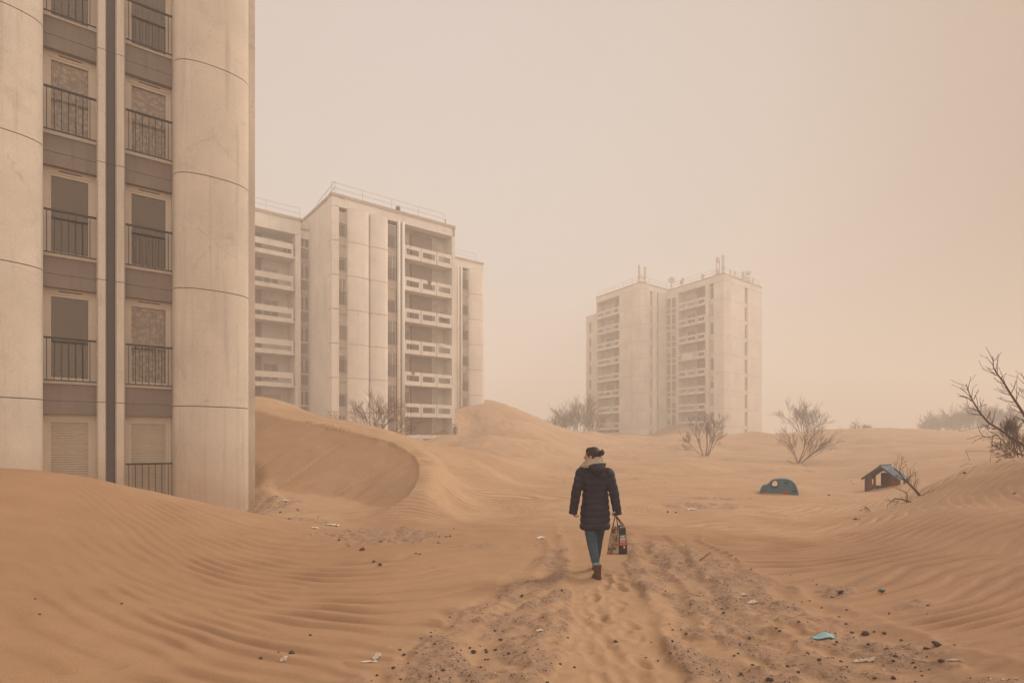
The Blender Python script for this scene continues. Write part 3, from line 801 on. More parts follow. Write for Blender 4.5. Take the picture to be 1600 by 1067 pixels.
for k in range(1, 8):
    z = lw[k]
    mb = MB(); fl.box(mb, c0, c2, -2.0, -.1, z - .18, z); o = mb.build('balcony', M['conc_far'], mid_b)
    mb = MB(); fl.box(mb, c0, c1 + .05, -.12, 0, z - .22, z + .15); fl.box(mb, c0, c1 + .05, -.12, 0, z + .55, z + 1.05)
    fl.box(mb, c1 - .1, c1 + .05, -.12, -.002, z + .15, z + .55); mb.build('front_panel', M['conc_far'], o)
    mb = MB(); fl.box(mb, sl_(396) - .6, sl_(417), -2.0, -1.7, z, z + 2.6); mb.build('dark_panel', M['darkpanel'], mid_b)
    if k in (2, 3, 5):
        x0 = sl_(421); x1 = sl_(446)
        window(fl, mid_b, x0, x1, z + .5, z + 2.0, -1.96, M['white'], M['winfar'], w_=.09, mull=((x0 + x1) / 2,), shut=.25 if k == 2 else 0, shm=M['shutfar'])
    elif k == 6:
        window(fl, mid_b, sl_(421), sl_(450), z + .3, z + 2.1, -1.96, M['white'], M['shutfar'], w_=.09)
    # stair windows
    x0, x1 = c3 + .08, Ll - .05
    mb = MB(); fl.box(mb, c3, Ll, -.5, -.36, z - .35, z + .02); mb.build('spandrel', M['band_far'], mid_b)
    window(fl, mid_b, x0, x1, z + 1.05, z + 2.42, -.42, M['white'], M['winfar'], w_=.09, mull=(x0 + (x1 - x0) * .35,))
    window(fl, mid_b, x0, x1, z + .04, z + 1.04, -.42, M['white'], M['darkpanel'], w_=.05)
# right wing, set back
rwp = (-6.25, 62.6); f3 = Fr(rwp, (rwp[0] + 1.27, rwp[1] + 1)); r0, r9 = -.6, f3.s(755.3)
rr_ = [f3.s(q) for q in (714.5, 717.7, 719.3, 722.2, 723.0, 731.6)]
mb = MB(); f3.box(mb, -4, r9 - .05, -9, -.8, 0, RZ - .1); mb.build('wall', M['conc_far'], mid_b)
mb = MB(); f3.box(mb, -4, r9 + .05, -9, .05, RZ - .12, RZ + .1); mb.build('roof', M['band_far'], mid_b)
mb = MB(); f3.box(mb, -4, r9, -.8, 0, TL, RZ - .12); f3.box(mb, -4, rr_[0], -.8, -.02, 0, TL); mb.build('parapet', M['conc_far'], mid_b)
for i in (0, 2):
    c_ = (rr_[i] + rr_[i + 1]) / 2; mb = MB(); mb.tube([f3.pt(c_, 0, 0), f3.pt(c_, 0, TL)], (rr_[i + 1] - rr_[i]) / 2, 12); mb.build('round_duct', M['conc_far'], mid_b, smooth=True)
mb = MB(); f3.box(mb, rr_[0], rr_[4], -.8, -.15, 0, TL); mb.build('recess', M['pipe_far'], mid_b)
wcol(f3, mid_b, rr_[4], rr_[5], lv[:7], 'dHmHmd')
ol = bulge(rr_[5], r9, .45, -.8, 2.6, 20)
levels_panel(f3, mid_b, ol, [0] + lv[:7][::-1], M['conc_far'])
mb = MB(); f3.prof(mb, [((rr_[5] + r9) / 2 + (a - (rr_[5] + r9) / 2) * .99, d - .03) for a, d in ol], 0, TL); mb.build('joint', M['band_far'], mid_b)
# roof railings, vent cowl
rail_run(f2, mid_b, .1, e2 - 1.0, RZ + .12, -.3); rail_run(fl, mid_b, c0, c3, RL + .12, -.3)
rail_run(fs_, mid_b, .1, fs_.L - .1, RZ + .12, -.3); rail_run(f3, mid_b, -3, r9 - .8, RZ + .1, -.3, .9)
dish_spec = []

# ================================================================== far tower
far_b = empty('apartment_building', (28, 96, 0), 0,
    'pale far tower block in the haze with antennas and dishes on its roof', 'building')
RF = 27.8; TF = 26.8
A_, B_, C_, D_, E_ = (15.0, 102.6), (20.75, 92.8), (26.6, 97.7), (32.4, 88.1), (41.6, 95.9)
lf = [TF - FZ * k for k in range(0, 10)]           # 26.8 .. 1.6
zf_ = [-1] + lf[::-1]
fab, fbc, fcd, fde = Fr(A_, B_), Fr(B_, C_), Fr(C_, D_), Fr(D_, E_)
def slabpoly(pts, z0, z1, name, m):
    mb = MB(); n = len(pts); vs = [(x, y, z0) for x, y in pts] + [(x, y, z1) for x, y in pts]
    mb.add(vs, [(i, (i + 1) % n, (i + 1) % n + n, i + n) for i in range(n)] + [tuple(range(n - 1, -1, -1)), tuple(range(n, 2 * n))])
    return mb.build(name, m, far_b)
def inset(p, fr_a, fr_b, d):   # move a corner inwards by d against two facades
    a = fr_a.n; b = fr_b.n; det = a.x * b.y - a.y * b.x
    q = Vector(p); return (q.x + (-d * b.y + d * a.y) / det, q.y + (-a.x * d + b.x * d) / det)
Ai = (A_[0] + 1.6, A_[1] + 1.0); Bi = inset(B_, fab, fbc, 1.6); Ci = inset(C_, fbc, fcd, 1.6); Di = inset(D_, fcd, fde, 1.6); Ei = (E_[0] - 2.2, E_[1] + 1.2)
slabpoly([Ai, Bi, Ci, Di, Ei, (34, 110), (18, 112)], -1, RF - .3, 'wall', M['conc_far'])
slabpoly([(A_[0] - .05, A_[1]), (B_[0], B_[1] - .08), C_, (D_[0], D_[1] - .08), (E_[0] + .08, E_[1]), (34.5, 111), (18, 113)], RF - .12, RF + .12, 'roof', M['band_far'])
# AB: balconies then blank panel
x0, x1 = fab.s(932.5), fab.s(967.5)
def strip(fr, a0, a1, dep=-1.7, z0=-1, z1=TF, m=None, joints=True, zl_=None):
    lvls = zl_ or (zf_)
    mb = MB()
    for k in range(len(lvls) - 1):
        fr.box(mb, a0, a1, dep, 0, lvls[k] + .025, lvls[k + 1] - .025)
    mb.build('wall_panel', m or M['conc_far'], far_b)
    mb = MB(); fr.box(mb, a0 + .03, a1 - .03, dep, -.03, -1, TF); mb.build('joint', M['band_far'], far_b)
for fr in (fab, fbc, fcd, fde):
    mb = MB(); fr.box(mb, 0.0, fr.L, -1.65, 0, TF + .02, RF - .12); mb.build('parapet', M['conc_far'], far_b)
strip(fab, x1, fab.L); strip(fab, 0, x0)
S3 = [(0, .34, .1, .9), (.34, .68, .1, .9), (.70, 1.0, .12, .88)]
S2 = [(0, .66, .06, .94), (.68, 1.0, .12, .9)]
for k in range(1, 10):
    o = balcony3(fab, far_b, x0, x1, lf[k], dep=-1.7, slots=S2 if k > 3 else S3, ph=1.05)
    W = x1 - x0
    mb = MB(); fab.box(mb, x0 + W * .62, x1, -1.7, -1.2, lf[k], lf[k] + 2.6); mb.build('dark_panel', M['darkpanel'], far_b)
    window(fab, far_b, x0 + W * .12, x0 + W * .5, lf[k] + .3, lf[k] + 2.1, -1.56, M['white'], M['shutfar'] if k % 3 else M['winfar'], w_=.1, mull=(x0 + W * .3,))
# BC
g = [fbc.s(q) for q in (1001.6, 1016, 1019.4, 1025.4, 1029.2, 1041)]
strip(fbc, 0, g[1]); strip(fbc, g[4], g[5])
mb = MB(); c_ = (g[2] + g[3]) / 2; fbc.prof(mb, bulge(g[2], g[3], .3, -1.6, 2.4, 14), -1, TF); shade_flat_by_angle(mb.build('pier', M['conc_far'], far_b), 40)
mb = MB(); fbc.box(mb, g[1], g[4], -1.6, -.9, -1, TF); mb.build('recess', M['conc_far'], far_b)
for (p, q) in ((g[1], g[2]), (g[3], g[4])):
    for k in range(1, 10):
        mb = MB(); fbc.box(mb, p, q, -1.2, -.2, lf[k] - .35, lf[k] + .5); mb.build('spandrel', M['conc_far'], far_b)
        window(fbc, far_b, p, q, lf[k] + .52, lf[k] + 2.4, -.35, M['band_far'], M['darkpanel'], w_=.05, shut=(.4 if (k * 7) % 5 == 0 else 0), shm=M['shutfar'])
# glazed stair across the inner corner
p0 = Vector(fbc.pt(g[5], -.05, 0)); p1 = Vector(fcd.pt(fcd.s(1056.3), -.05, 0))
fst = Fr((p0.x, p0.y), (p1.x, p1.y)); LS = fst.L
for k in range(1, 10):
    for j in range(2):
        s0, s1 = LS * j / 2 + .05, LS * (j + 1) / 2 - .05
        window(fst, far_b, s0, s1, lf[k] + .55, lf[k] + 2.35, -.1, M['white'], M['winfar'], w_=.08, shut=.5 if (k + j) % 4 == 0 else 0, shm=M['shutfar'])
        window(fst, far_b, s0, s1, lf[k] - .35, lf[k] + .5, -.1, M['white'], M['darkpanel'], w_=.08)
mb = MB(); fst.box(mb, 0, LS, -.5, -.16, -1, TF + .1); mb.build('recess', M['conc_far'], far_b)
# CD
h = [fcd.s(q) for q in (1056.3, 1059.5, 1102, 1108, 1116, 1130)]
strip(fcd, h[0], h[1]); strip(fcd, h[2], h[3]); strip(fcd, h[4], fcd.L)
for k in range(1, 10):
    sl3 = [(0, .33, .1, .92), (.33, .66, .08, .92), (.70, 1, .12, .9)] if k != 4 else [(0, .12, .1, .9), (.13, .56, 1, 0), (.58, .68, .3, .8), (.70, 1, .12, .9)]
    if k in (7, 8): sl3 = [(0, .66, .05, .95), (.70, 1, .12, .9)]
    balcony3(fcd, far_b, h[1], h[2], lf[k], dep=-1.7, slots=sl3, ph=1.05)
    W = h[2] - h[1]
    mb = MB(); fcd.box(mb, h[1] + W * .52, h[2], -1.7, -1.2, lf[k], lf[k] + 2.6); mb.build('dark_panel', M['darkpanel'], far_b)
    window(fcd, far_b, h[1] + W * .1, h[1] + W * .42, lf[k] + .3, lf[k] + 2.1, -1.56, M['white'], M['winfar'] if k in (2, 3, 8) else M['shutfar'], w_=.1, mull=(h[1] + W * .26,))
def wcol3(fr, a0, a1, kinds):
    for k, kind in enumerate(kinds, 1):
        mb = MB(); fr.box(mb, a0, a1, -1.6, -.2, lf[k] - .35, lf[k] + .42); mb.build('spandrel', M['conc_far'], far_b)
        window(fr, far_b, a0, a1, lf[k] + .44, lf[k] + 2.45, -.3, M['white'], M['winfar'], w_=.1, shut={'S': 1, 'H': .5}.get(kind, 0), shm=M['shutfar'])
wcol3(fcd, h[3], h[4], 'mSmSmHSmS')
# DE
q0, q1 = fde.s(1163.8), fde.s(1168.3)
strip(fde, 0, q0); strip(fde, q1, fde.L)
mb = MB(); fde.box(mb, q0, q1, -1.6, -.55, -1, TF); mb.build('recess', M['conc_far'], far_b)
for k in range(1, 10):
    mb = MB(); fde.box(mb, q0, q1, -.9, -.1, lf[k] - .3, lf[k] + .28); mb.build('spandrel', M['conc_far'], far_b)
    window(fde, far_b, q0, q1, lf[k] + .3, lf[k] + 2.48, -.35, M['band_far'], M['darkpanel'], w_=.05, shut=.3 if k in (3, 6) else 0, shm=M['shutfar'])
for c in (A_, B_, D_):
    pass
# left low wing set behind
P9 = (15.1, 117.0); f9 = Fr((P9[0] - .05, P9[1]), (P9[0] + 3.6, P9[1] - 6))
mb = MB(); f9.box(mb, 0, 5.5, -9, -.5, 0, 27.4); mb.build('wall', M['conc_far'], far_b)
q0, q1 = f9.s(920.3), f9.s(923.8)
mb = MB(); f9.box(mb, 0, q0, -.5, 0, 0, 27.4); f9.box(mb, q1, 6.0, -.5, 0, 0, 27.4); f9.box(mb, q0, q1, -.5, 0, 26.2, 27.4); f9.box(mb, -.05, 6.1, -9, .08, 27.4, 27.6); mb.build('wall_panel', M['conc_far'], far_b)
for k in range(1, 10):
    mb = MB(); f9.box(mb, q0, q1, -.5, -.1, lf[k] - .9, lf[k] + .1); mb.build('spandrel', M['conc_far'], far_b)
    window(f9, far_b, q0, q1, lf[k] + .12, lf[k] + 1.88, -.25, M['band_far'], M['darkpanel'], w_=.05)
for fr in (fab, fbc, fcd, fde): rail_run(fr, far_b, .15, fr.L - .15, RF + .12, -.35, 1.05, 2.4, t_=.022)
# rooftop equipment: things of their own, they only stand on the roofs
def dish(px, py, Y, r, aim, label, roofz):
    c = ray(px, py, Y); root = empty('satellite_dish', (c.x, c.y, roofz), 0, label, 'satellite dish', 'satellite dishes on the far tower roof')
    rz = math.atan2(aim[1], aim[0]); d_ = Vector((cos(rz) * .95, sin(rz) * .95, .3)).normalized()
    q = d_.to_track_quat('Z', 'Y').to_matrix()
    mb = MB(); rings = []
    for t_ in (0.02, .35, .7, 1.0): rings.append([c + q @ Vector((r * t_ * cos(2 * pi * k / 20), r * t_ * sin(2 * pi * k / 20), r * .28 * t_ * t_)) for k in range(20)])
    for t_ in (1.0, .7, .35, .02): rings.append([c + q @ Vector((r * t_ * cos(2 * pi * k / 20), r * t_ * sin(2 * pi * k / 20), r * .28 * t_ * t_ - .05)) for k in range(20)])
    mb.loft(rings); mb.build('reflector', M['antenna'], root, smooth=True)
    mb = MB(); mb.tube([(c.x, c.y, roofz), (c.x, c.y, c.z), tuple(c)], .07, 8)
    mb.tube([(c.x - .5, c.y, roofz + .05), (c.x, c.y, roofz + (c.z - roofz) * .6)], .04, 5); mb.tube([(c.x + .5, c.y, roofz + .05), (c.x, c.y, roofz + (c.z - roofz) * .6)], .04, 5)
    mb.build('mast', M['antenna'], root)
    mb = MB(); mb.tube([c - q @ Vector((0, r * .9, 0)), c + q @ Vector((0, 0, r * .9))], .03, 5); mb.build('feed_arm', M['antenna'], root)
dish(1049, 438.5, 97.5, .58, (-.3, -1), 'large round pale dish at the inner corner of the far tower roof', RF)
dish(1066.5, 440, 96.5, .56, (-1, -.35), 'narrow tilted dish turned sideways, second on the far tower roof', RF)
dish(1098.5, 432, 92.5, .36, (-.8, -.6), 'smallest dish, nearest the antennas on the far tower roof edge', RF)
def celltower(px, Y, items, label, ring=True):
    c = ray(px, 440, Y); root = empty('antenna_mast', (c.x, c.y, RF + .1), 0, label, 'antenna', 'mobile antennas on the far tower roof')
    for (dx, z0, z1, r, kind) in items:
        if kind == 'pole':
            mb = MB(); mb.tube([(c.x + dx, c.y, z0), (c.x + dx, c.y, z1)], r, 8); mb.build('pole', M['metal_far'], root)
        elif kind == 'panel':
            mb = MB(); mb.tube([(c.x + dx, c.y - .1, z0), (c.x + dx, c.y - .1, z0 + .06), (c.x + dx, c.y - .1, z1 - .08), (c.x + dx, c.y - .1, z1)], [r * .8, r, r, r * .6], 14); mb.build('antenna_panel', M['antenna'], root, smooth=False)
        elif kind == 'drum':
            mb = MB(); mb.tube([(c.x + dx, c.y - .25, (z0 + z1) / 2), (c.x + dx + .03, c.y + .1, (z0 + z1) / 2)], r, 14); mb.build('drum', M['antenna'], root)
    zz = min(i[1] for i in items)
    xs = [i[0] for i in items]
    mb = MB()
    for q in (zz + .75, zz + 1.0): mb.tube([(c.x + min(xs) - .15, c.y, q), (c.x + max(xs) + .15, c.y, q)], .045, 6)
    mb.box(c.x + min(xs) - .2, c.x + max(xs) + .2, c.y - .3, c.y + .3, RF + .1, RF + .3)
    mb.build('bracket', M['metal_far'], root)
celltower(1003, 93.5, [(-.55, RF, RF + 3.0, .09, 'pole'), (-.45, RF + .9, RF + 2.9, .19, 'panel'), (.48, RF, RF + 2.0, .07, 'pole'), (.48, RF + .8, RF + 2.65, .22, 'panel')], 'pair of slim vertical antennas on the left corner of the far tower roof')
celltower(1124, 89.3, [(-.45, RF, RF + 2.9, .08, 'pole'), (-.30, RF + 2.0, RF + 2.85, .24, 'panel'), (.0, RF, RF + 2.5, .07, 'pole'), (-.2, RF + .2, RF + .8, .3, 'panel')], 'twin pole antenna with a short drum on top, on the far tower roof')
celltower(1129.6, 88.6, [(.0, RF, RF + 1.6, .08, 'pole'), (.0, RF + .9, RF + 2.95, .23, 'panel')], 'tall white cylinder antenna at the right corner of the far tower roof')
celltower(1166, 93.2, [(-.5, RF, RF + 1, .08, 'pole'), (-.5, RF - .1, RF + 1.75, .27, 'panel'), (.05, RF, RF + 2.1, .06, 'pole'), (.38, RF + 1.1, RF + 2.0, .3, 'drum')], 'wide grey panel antenna beside a small drum on the far tower right roof edge')
for px, lab in ((1146, 'leftmost vent pipe on the right roof edge of the far tower'), (1153, 'second vent pipe from the left on the far tower right roof edge'), (1174.5, 'vent pipe just right of the grey panel antenna on the far tower'), (1181, 'rightmost vent pipe on the far tower roof')):
    a = fde.s(px); p = fde.pt(a, -.5, RF + .1); root = empty('roof_vent', p, 0, lab, 'vent pipe', 'vent pipes on the far tower roof')
    mb = MB(); mb.tube([p, (p[0], p[1], p[2] + .9)], .08, 8); mb.build('pipe', M['metal_far'], root)
    mb = MB(); mb.tube([(p[0], p[1], p[2] + .85), (p[0], p[1], p[2] + 1.1)], [.15, .10], 8); mb.build('cowl', M['metal_far'], root)
# cowls on the second tower roof
for px, lab, hh, rr2 in ((622, 'round dark extractor cowl halfway along the second tower roof', .55, .22), (696, 'thin post at the right end of the second tower roof', .7, .07)):
    a = f2.s(px, -.8); p = f2.pt(a, -.8, RZ + .12); root = empty('extractor_cowl', p, 0, lab, 'vent')
    mb = MB(); mb.tube([p, (p[0], p[1], p[2] + hh)], rr2 * .35, 8); mb.build('pipe', M['pipe_far'], root)
    mb = MB(); mb.ball((p[0], p[1], p[2] + hh), rr2, 12, 8); mb.build('cowl', M['pipe_far'], root, smooth=True)

# belongings left on balconies
def cloth_over(fr, a, d, ztop, wd, drop, mat, label):
    mb = MB(); vs = []; n = 6
    for j in range(n + 1):
        for i in range(n + 1):
            u = i / n * 2 - 1; v = j / n; ww = wd * (1 - .55 * v)
            vs.append(fr.pt(a + u * ww / 2, d + .03 + .03 * sin(u * 5 + v * 2) * v, ztop + .03 - drop * v * (1 - .2 * u * u)))
    mb.add(vs, [(j * (n + 1) + i, j * (n + 1) + i + 1, (j + 1) * (n + 1) + i + 1, (j + 1) * (n + 1) + i) for j in range(n) for i in range(n)])
    o = mb.build('hanging_cloth', mat, None, True); s_ = o.modifiers.new('thick', 'SOLIDIFY'); s_.thickness = .01
    tag(o, label, 'cloth', 'cloths hung over the second tower balconies')
M['rust_cloth'] = simple('rust_cloth', (.20, .09, .06), .9, .2); M['pale_cloth'] = simple('pale_cloth', (.62, .55, .48), .9, .1)
cloth_over(f2, f2.s(671), 0, lv[2] + 1.0, .5, .45, M['rust_cloth'], 'rust brown cloth hung over the second balcony from the top')
cloth_over(f2, f2.s(645.5), 0, lv[5] + 1.0, .42, .3, M['pipe_far'], 'dark cloth hung over the fifth balcony from the top, left end')
cloth_over(f2, f2.s(690), 0, lv[4] + 1.0, .7, .35, M['pale_cloth'], 'pale cloth hung over the fourth balcony from the top')
cloth_over(fl, sl_(432), 0, lw[6] + 1.05, .8, .4, M['pale_cloth'], 'pale cloth hung over a lower balcony of the left wing')
def pot_plant(fr, a, d, z, h, label, seed):
    rnd = random.Random(seed); c = Vector(fr.pt(a, d, z)); root = empty('potted_plant', tuple(c), 0, label, 'plant', 'potted plants on the second tower balconies')
    mb = MB(); mb.tube([c, c + Vector((0, 0, .3))], [.12, .16], 10); mb.build('pot', M['pipe_far'], root)
    mb = MB()
    for k in range(120):
        q_ = c + Vector((rnd.gauss(0, .22), rnd.gauss(0, .18), .35 + abs(rnd.gauss(h * .4, h * .25)))); u = Vector((rnd.uniform(-1, 1), rnd.uniform(-1, 1), rnd.uniform(-1, 1))).normalized(); v = u.orthogonal()
        mb.add([q_ - u * .07, q_ - v * .04, q_ + u * .07, q_ + v * .04], [(0, 1, 2, 3)])
    mb.build('foliage', M['dry_leaf'], root)
M['dry_leaf'] = simple('dusty_leaf', (.12, .095, .06), .9, .3, 5)
pot_plant(fl, sl_(453), -.5, lw[1], 1.2, 'bushy dusty plant on the top balcony of the left wing', 1)
pot_plant(f2, f2.s(697), -.5, lv[3], 1.3, 'plant at the right end of the third balcony from the top', 2)
pot_plant(f2, f2.s(700), -.4, lv[7], 1.3, 'dark plant standing on the lowest balcony of the second tower', 3)
pot_plant(f2, f2.s(640), -.4, lv[1], 1.1, 'plant at the left end of the top balcony of the second tower', 4)
# ================================================================== the walking woman
M['skin'] = simple('skin', (.42, .25, .18), .6, .06, 10)
M['hair'] = simple('brown_hair', (.035, .018, .013), .6, .5, 60, stretch=(1, 1, .25), bump=.004)
m, t, b = mat_new('navy_quilt')
nq = noise_node(t, 14, 6, .7); rq = rampn(t, nq.outputs[0], [(.3, (.013, .010, .021)), (.7, (.027, .021, .036))])
t.links.new(rq.outputs[0], b.inputs['Base Color']); b.inputs['Roughness'].default_value = .7; b.inputs['Specular IOR Level'].default_value = .25
bumpn(t, b, nq.outputs[0], .6, .012); M['coat'] = m
M['scarf'] = simple('oatmeal_wool', (.36, .29, .22), .95, .18, 60, bump=.006)
M['jeans'] = simple('blue_denim', (.040, .072, .098), .9, .3, 25, bump=.004)
M['cuff'] = simple('turned_cuff', (.20, .24, .25), .9, .15, 30)
M['boot'] = simple('brown_suede', (.085, .036, .022), .85, .2, 25)
M['sole'] = simple('dark_sole', (.04, .025, .02), .9, .1)
PX, PY = 1.03, 7.16
pz = tz(PX, PY) - .014
pers = empty('person', (PX, PY, pz), 0, 'woman in a long dark navy quilted coat and oatmeal scarf walking away with a bag', 'person')
def W(x, y, z): return Vector((PX + x, PY + y, pz + z))
def ring(c, rx, ry, n=28, tilt=0, sq=2.0):
    o = []
    for k in range(n):
        a = 2 * pi * k / n; ca, sa = cos(a), sin(a)
        o.append(c + Vector((rx * math.copysign(abs(ca) ** (2 / sq), ca), ry * math.copysign(abs(sa) ** (2 / sq), sa), tilt * ca)))
    return o
def chain(mb, pts, rad, n=14, sub=4):
    """smooth tapering limb through joints"""
    P = [Vector(p) for p in pts]; o = []; rr_ = []
    for i in range(len(P) - 1):
        p0 = P[max(i - 1, 0)]; p1 = P[i]; p2 = P[i + 1]; p3 = P[min(i + 2, len(P) - 1)]
        for k in range(sub):
            t_ = k / sub
            o.append(.5 * ((2 * p1) + (p2 - p0) * t_ + (2 * p0 - 5 * p1 + 4 * p2 - p3) * t_ ** 2 + (3 * p1 - p0 - 3 * p2 + p3) * t_ ** 3))
            rr_.append(rad[i] + (rad[i + 1] - rad[i]) * t_)
    o.append(P[-1]); rr_.append(rad[-1]); mb.tube(o, rr_, n)
    return o, rr_
def remesh(o, vox, sm=3, f=.5):
    r = o.modifiers.new('skin', 'REMESH'); r.mode = 'VOXEL'; r.voxel_size = vox; r.use_smooth_shade = True
    s_ = o.modifiers.new('smooth', 'SMOOTH'); s_.iterations = sm; s_.factor = f
# joints
SH_L, EL_L, WR_L = W(-.165, -.02, 1.30), W(-.235, -.045, 1.07), W(-.264, -.02, .865)
SH_R, EL_R, WR_R = W(.165, .0, 1.29), W(.228, -.045, 1.06), W(.262, -.055, .858)
HIP_L, KN_L, AN_L = W(-.075, .02, .80), W(-.035, -.005, .43), W(.012, -.13, .10)
HIP_R, KN_R, AN_R = W(.075, .03, .80), W(.072, .22, .44), W(.070, .40, .10)
FD = Vector((-.90, .43, 0)).normalized()          # where the face looks
HC = W(-.03, .02, 1.505)
mb = MB()
mb.loft([ring(W(0, .02, z), rx, ry) for z, rx, ry in ((.72, .10, .08), (.80, .155, .105), (.92, .150, .10), (1.04, .125, .09), (1.18, .15, .10), (1.28, .165, .095), (1.33, .12, .07), (1.37, .055, .055), (1.42, .052, .055))])
chain(mb, [W(0, .02, 1.32), W(-.005, .02, 1.40), W(-.02, .02, 1.47)], [.065, .052, .05])
for h_, k_, a_ in ((HIP_L, KN_L, AN_L), (HIP_R, KN_R, AN_R)):
    chain(mb, [h_, (h_ + k_) / 2, k_, (k_ * .6 + a_ * .4), a_], [.088, .075, .055, .052, .034])
    mb.ball(a_ + Vector((0, .06, -.05)), (.036, .11, .04))
for s_, e_, w_ in ((SH_L, EL_L, WR_L), (SH_R, EL_R, WR_R)):
    chain(mb, [s_ + (W(0, .02, 1.30) - s_) * .3, s_, (s_ + e_) / 2, e_, (e_ * .5 + w_ * .5), w_], [.05, .052, .043, .036, .032, .024])
# head: skull, jaw, brow, nose, lips, chin, ear
q = Matrix(((FD.y, FD.x, 0), (-FD.x, FD.y, 0), (0, 0, 1)))     # local y = face direction
def Hd(x, y, z): return HC + q @ Vector((x, y, z))
mb.ball(Hd(0, -.010, .022), (.073, .088, .085), 20, 14, q)
mb.ball(Hd(0, .022, -.028), (.056, .062, .072), 18, 12, q)
mb.ball(Hd(0, .062, -.082), (.022, .018, .017), 10, 8, q)
chain(mb, [Hd(0, .078, .018), Hd(0, .092, -.004), Hd(0, .104, -.022), Hd(0, .088, -.030)], [.006, .008, .0105, .009], 8)
mb.ball(Hd(0, .084, .030), (.036, .010, .009), 10, 8, q)
for sx in (-1, 1):
    mb.ball(Hd(.028 * sx, .074, .010), (.012, .010, .009), 10, 8, q)
    mb.ball(Hd(.036 * sx, .058, -.022), (.018, .018, .018), 10, 8, q)
    mb.ball(Hd(.072 * sx, -.005, -.006), (.008, .017, .029), 10, 8, q)
mb.ball(Hd(0, .083, -.052), (.020, .008, .0055), 10, 8, q); mb.ball(Hd(0, .080, -.063), (.017, .008, .006), 10, 8, q)
# hands
def hand(mb, w_, down, palmn, curl, grip=False):
    """w_: wrist, down: hand direction, palmn: palm normal"""
    down = Vector(down).normalized(); pn = Vector(palmn); pn = (pn - down * pn.dot(down)).normalized(); sd_ = down.cross(pn)
    c = w_ + down * .045
    rings = []
    for t_, a_, b_ in ((-.06, .022, .020), (-.01, .026, .018), (.03, .036, .014), (.07, .040, .013), (.088, .036, .010)):
        rings.append([w_ + down * t_ + sd_ * (a_ * cos(2 * pi * k / 14)) + pn * (b_ * sin(2 * pi * k / 14)) for k in range(14)])
    mb.loft(rings)
    for i, (off, ln) in enumerate(((-.029, .062), (-.010, .072), (.010, .068), (.028, .054))):
        p = w_ + down * .075 + sd_ * off; pts = [p]; d = down.copy(); ang = 0
        for j, f_ in enumerate((.45, .32, .23)):
            ang += curl[j] * (1 + .1 * i); d = down * cos(ang) + pn * sin(ang)
            p = p + d * ln * f_ * 1.25; pts.append(p)
        chain(mb, pts, [.0095, .0092, .0085, .0065], 8, 2)
    p = w_ + down * .018 - sd_ * .026
    d1 = (down * .75 - sd_ * .55 + pn * (.5 if not grip else .8)).normalized(); d2 = (down * .85 + pn * (.5 if not grip else .9) + sd_ * (.1 if not grip else .5)).normalized()
    chain(mb, [p, p + d1 * .036, p + d1 * .036 + d2 * .030], [.0125, .0105, .008], 8, 3)
hand(mb, WR_L, (.02, .05, -1), (.9, .3, 0), (.55, .7, .5))
hand(mb, WR_R, (-.03, .0, -1), (-.9, .25, 0), (1.15, 1.25, .8), True)
body = mb.build('body', M['skin'], pers, True); remesh(body, .0042, 2, .4)
# coat: quilted body and sleeves, one garment
def puff(z, z0, sp, a):
    ph = abs(sin(pi * (z - z0) / sp)); return 1 + a * (ph ** .55) - a * .5
mb = MB(); rings = []
prof_ = [(.595, .176, .128), (.61, .186, .138), (.70, .184, .138), (.80, .178, .134), (.90, .172, .128), (.98, .158, .118), (1.04, .154, .115), (1.12, .166, .12), (1.20, .182, .125), (1.27, .190, .122), (1.31, .178, .112), (1.345, .140, .10), (1.375, .10, .088), (1.41, .082, .08)]
zz_ = np.arange(.595, 1.412, .0075)
for z in zz_:
    rx = float(np.interp(z, [p[0] for p in prof_], [p[1] for p in prof_])); ry = float(np.interp(z, [p[0] for p in prof_], [p[2] for p in prof_]))
    k = puff(z, .60, .078, .085) if z < 1.30 else 1.0
    cx = float(np.interp(z, [.6, 1.0, 1.4], [.004, .010, .0])); cy = float(np.interp(z, [.6, 1.4], [.03, .02]))
    tl = float(np.interp(z, [.6, 1.4], [.004, 0]))
    rg = ring(W(cx, cy, z), rx * k, ry * k, 44, tl, 2.3)
    for i, v in enumerate(rg):
        nz = mnoise.noise(Vector((v.x * 9, v.y * 9, v.z * 13))); v += (v - W(cx, cy, z)).normalized() * nz * .009
        v.z += .006 * mnoise.noise(Vector((v.x * 14, v.y * 14, 3)))
    rings.append(rg)
mb.loft(rings)
for s_, e_, w_ in ((SH_L, EL_L, WR_L), (SH_R, EL_R, WR_R)):
    P = [s_ + (W(0, .02, 1.28) - s_) * .35, s_ + Vector((0, 0, -.005)), (s_ * .5 + e_ * .5), e_, (e_ * .5 + w_ * .5), w_ + (w_ - e_).normalized() * .075]
    rad = [.075, .074, .066, .060, .056, .050]
    tmp = MB(); o_, r_ = chain(tmp, P, rad, 8, 14)
    L_ = 0; rr2 = []
    for i, p in enumerate(o_):
        if i: L_ += (p - o_[i - 1]).length
        rr2.append(r_[i] * puff(L_, .03, .085, .12))
    mb.tube(o_, rr2, 22)
coat = mb.build('coat', M['coat'], pers, True); remesh(coat, .0062, 2, .5)
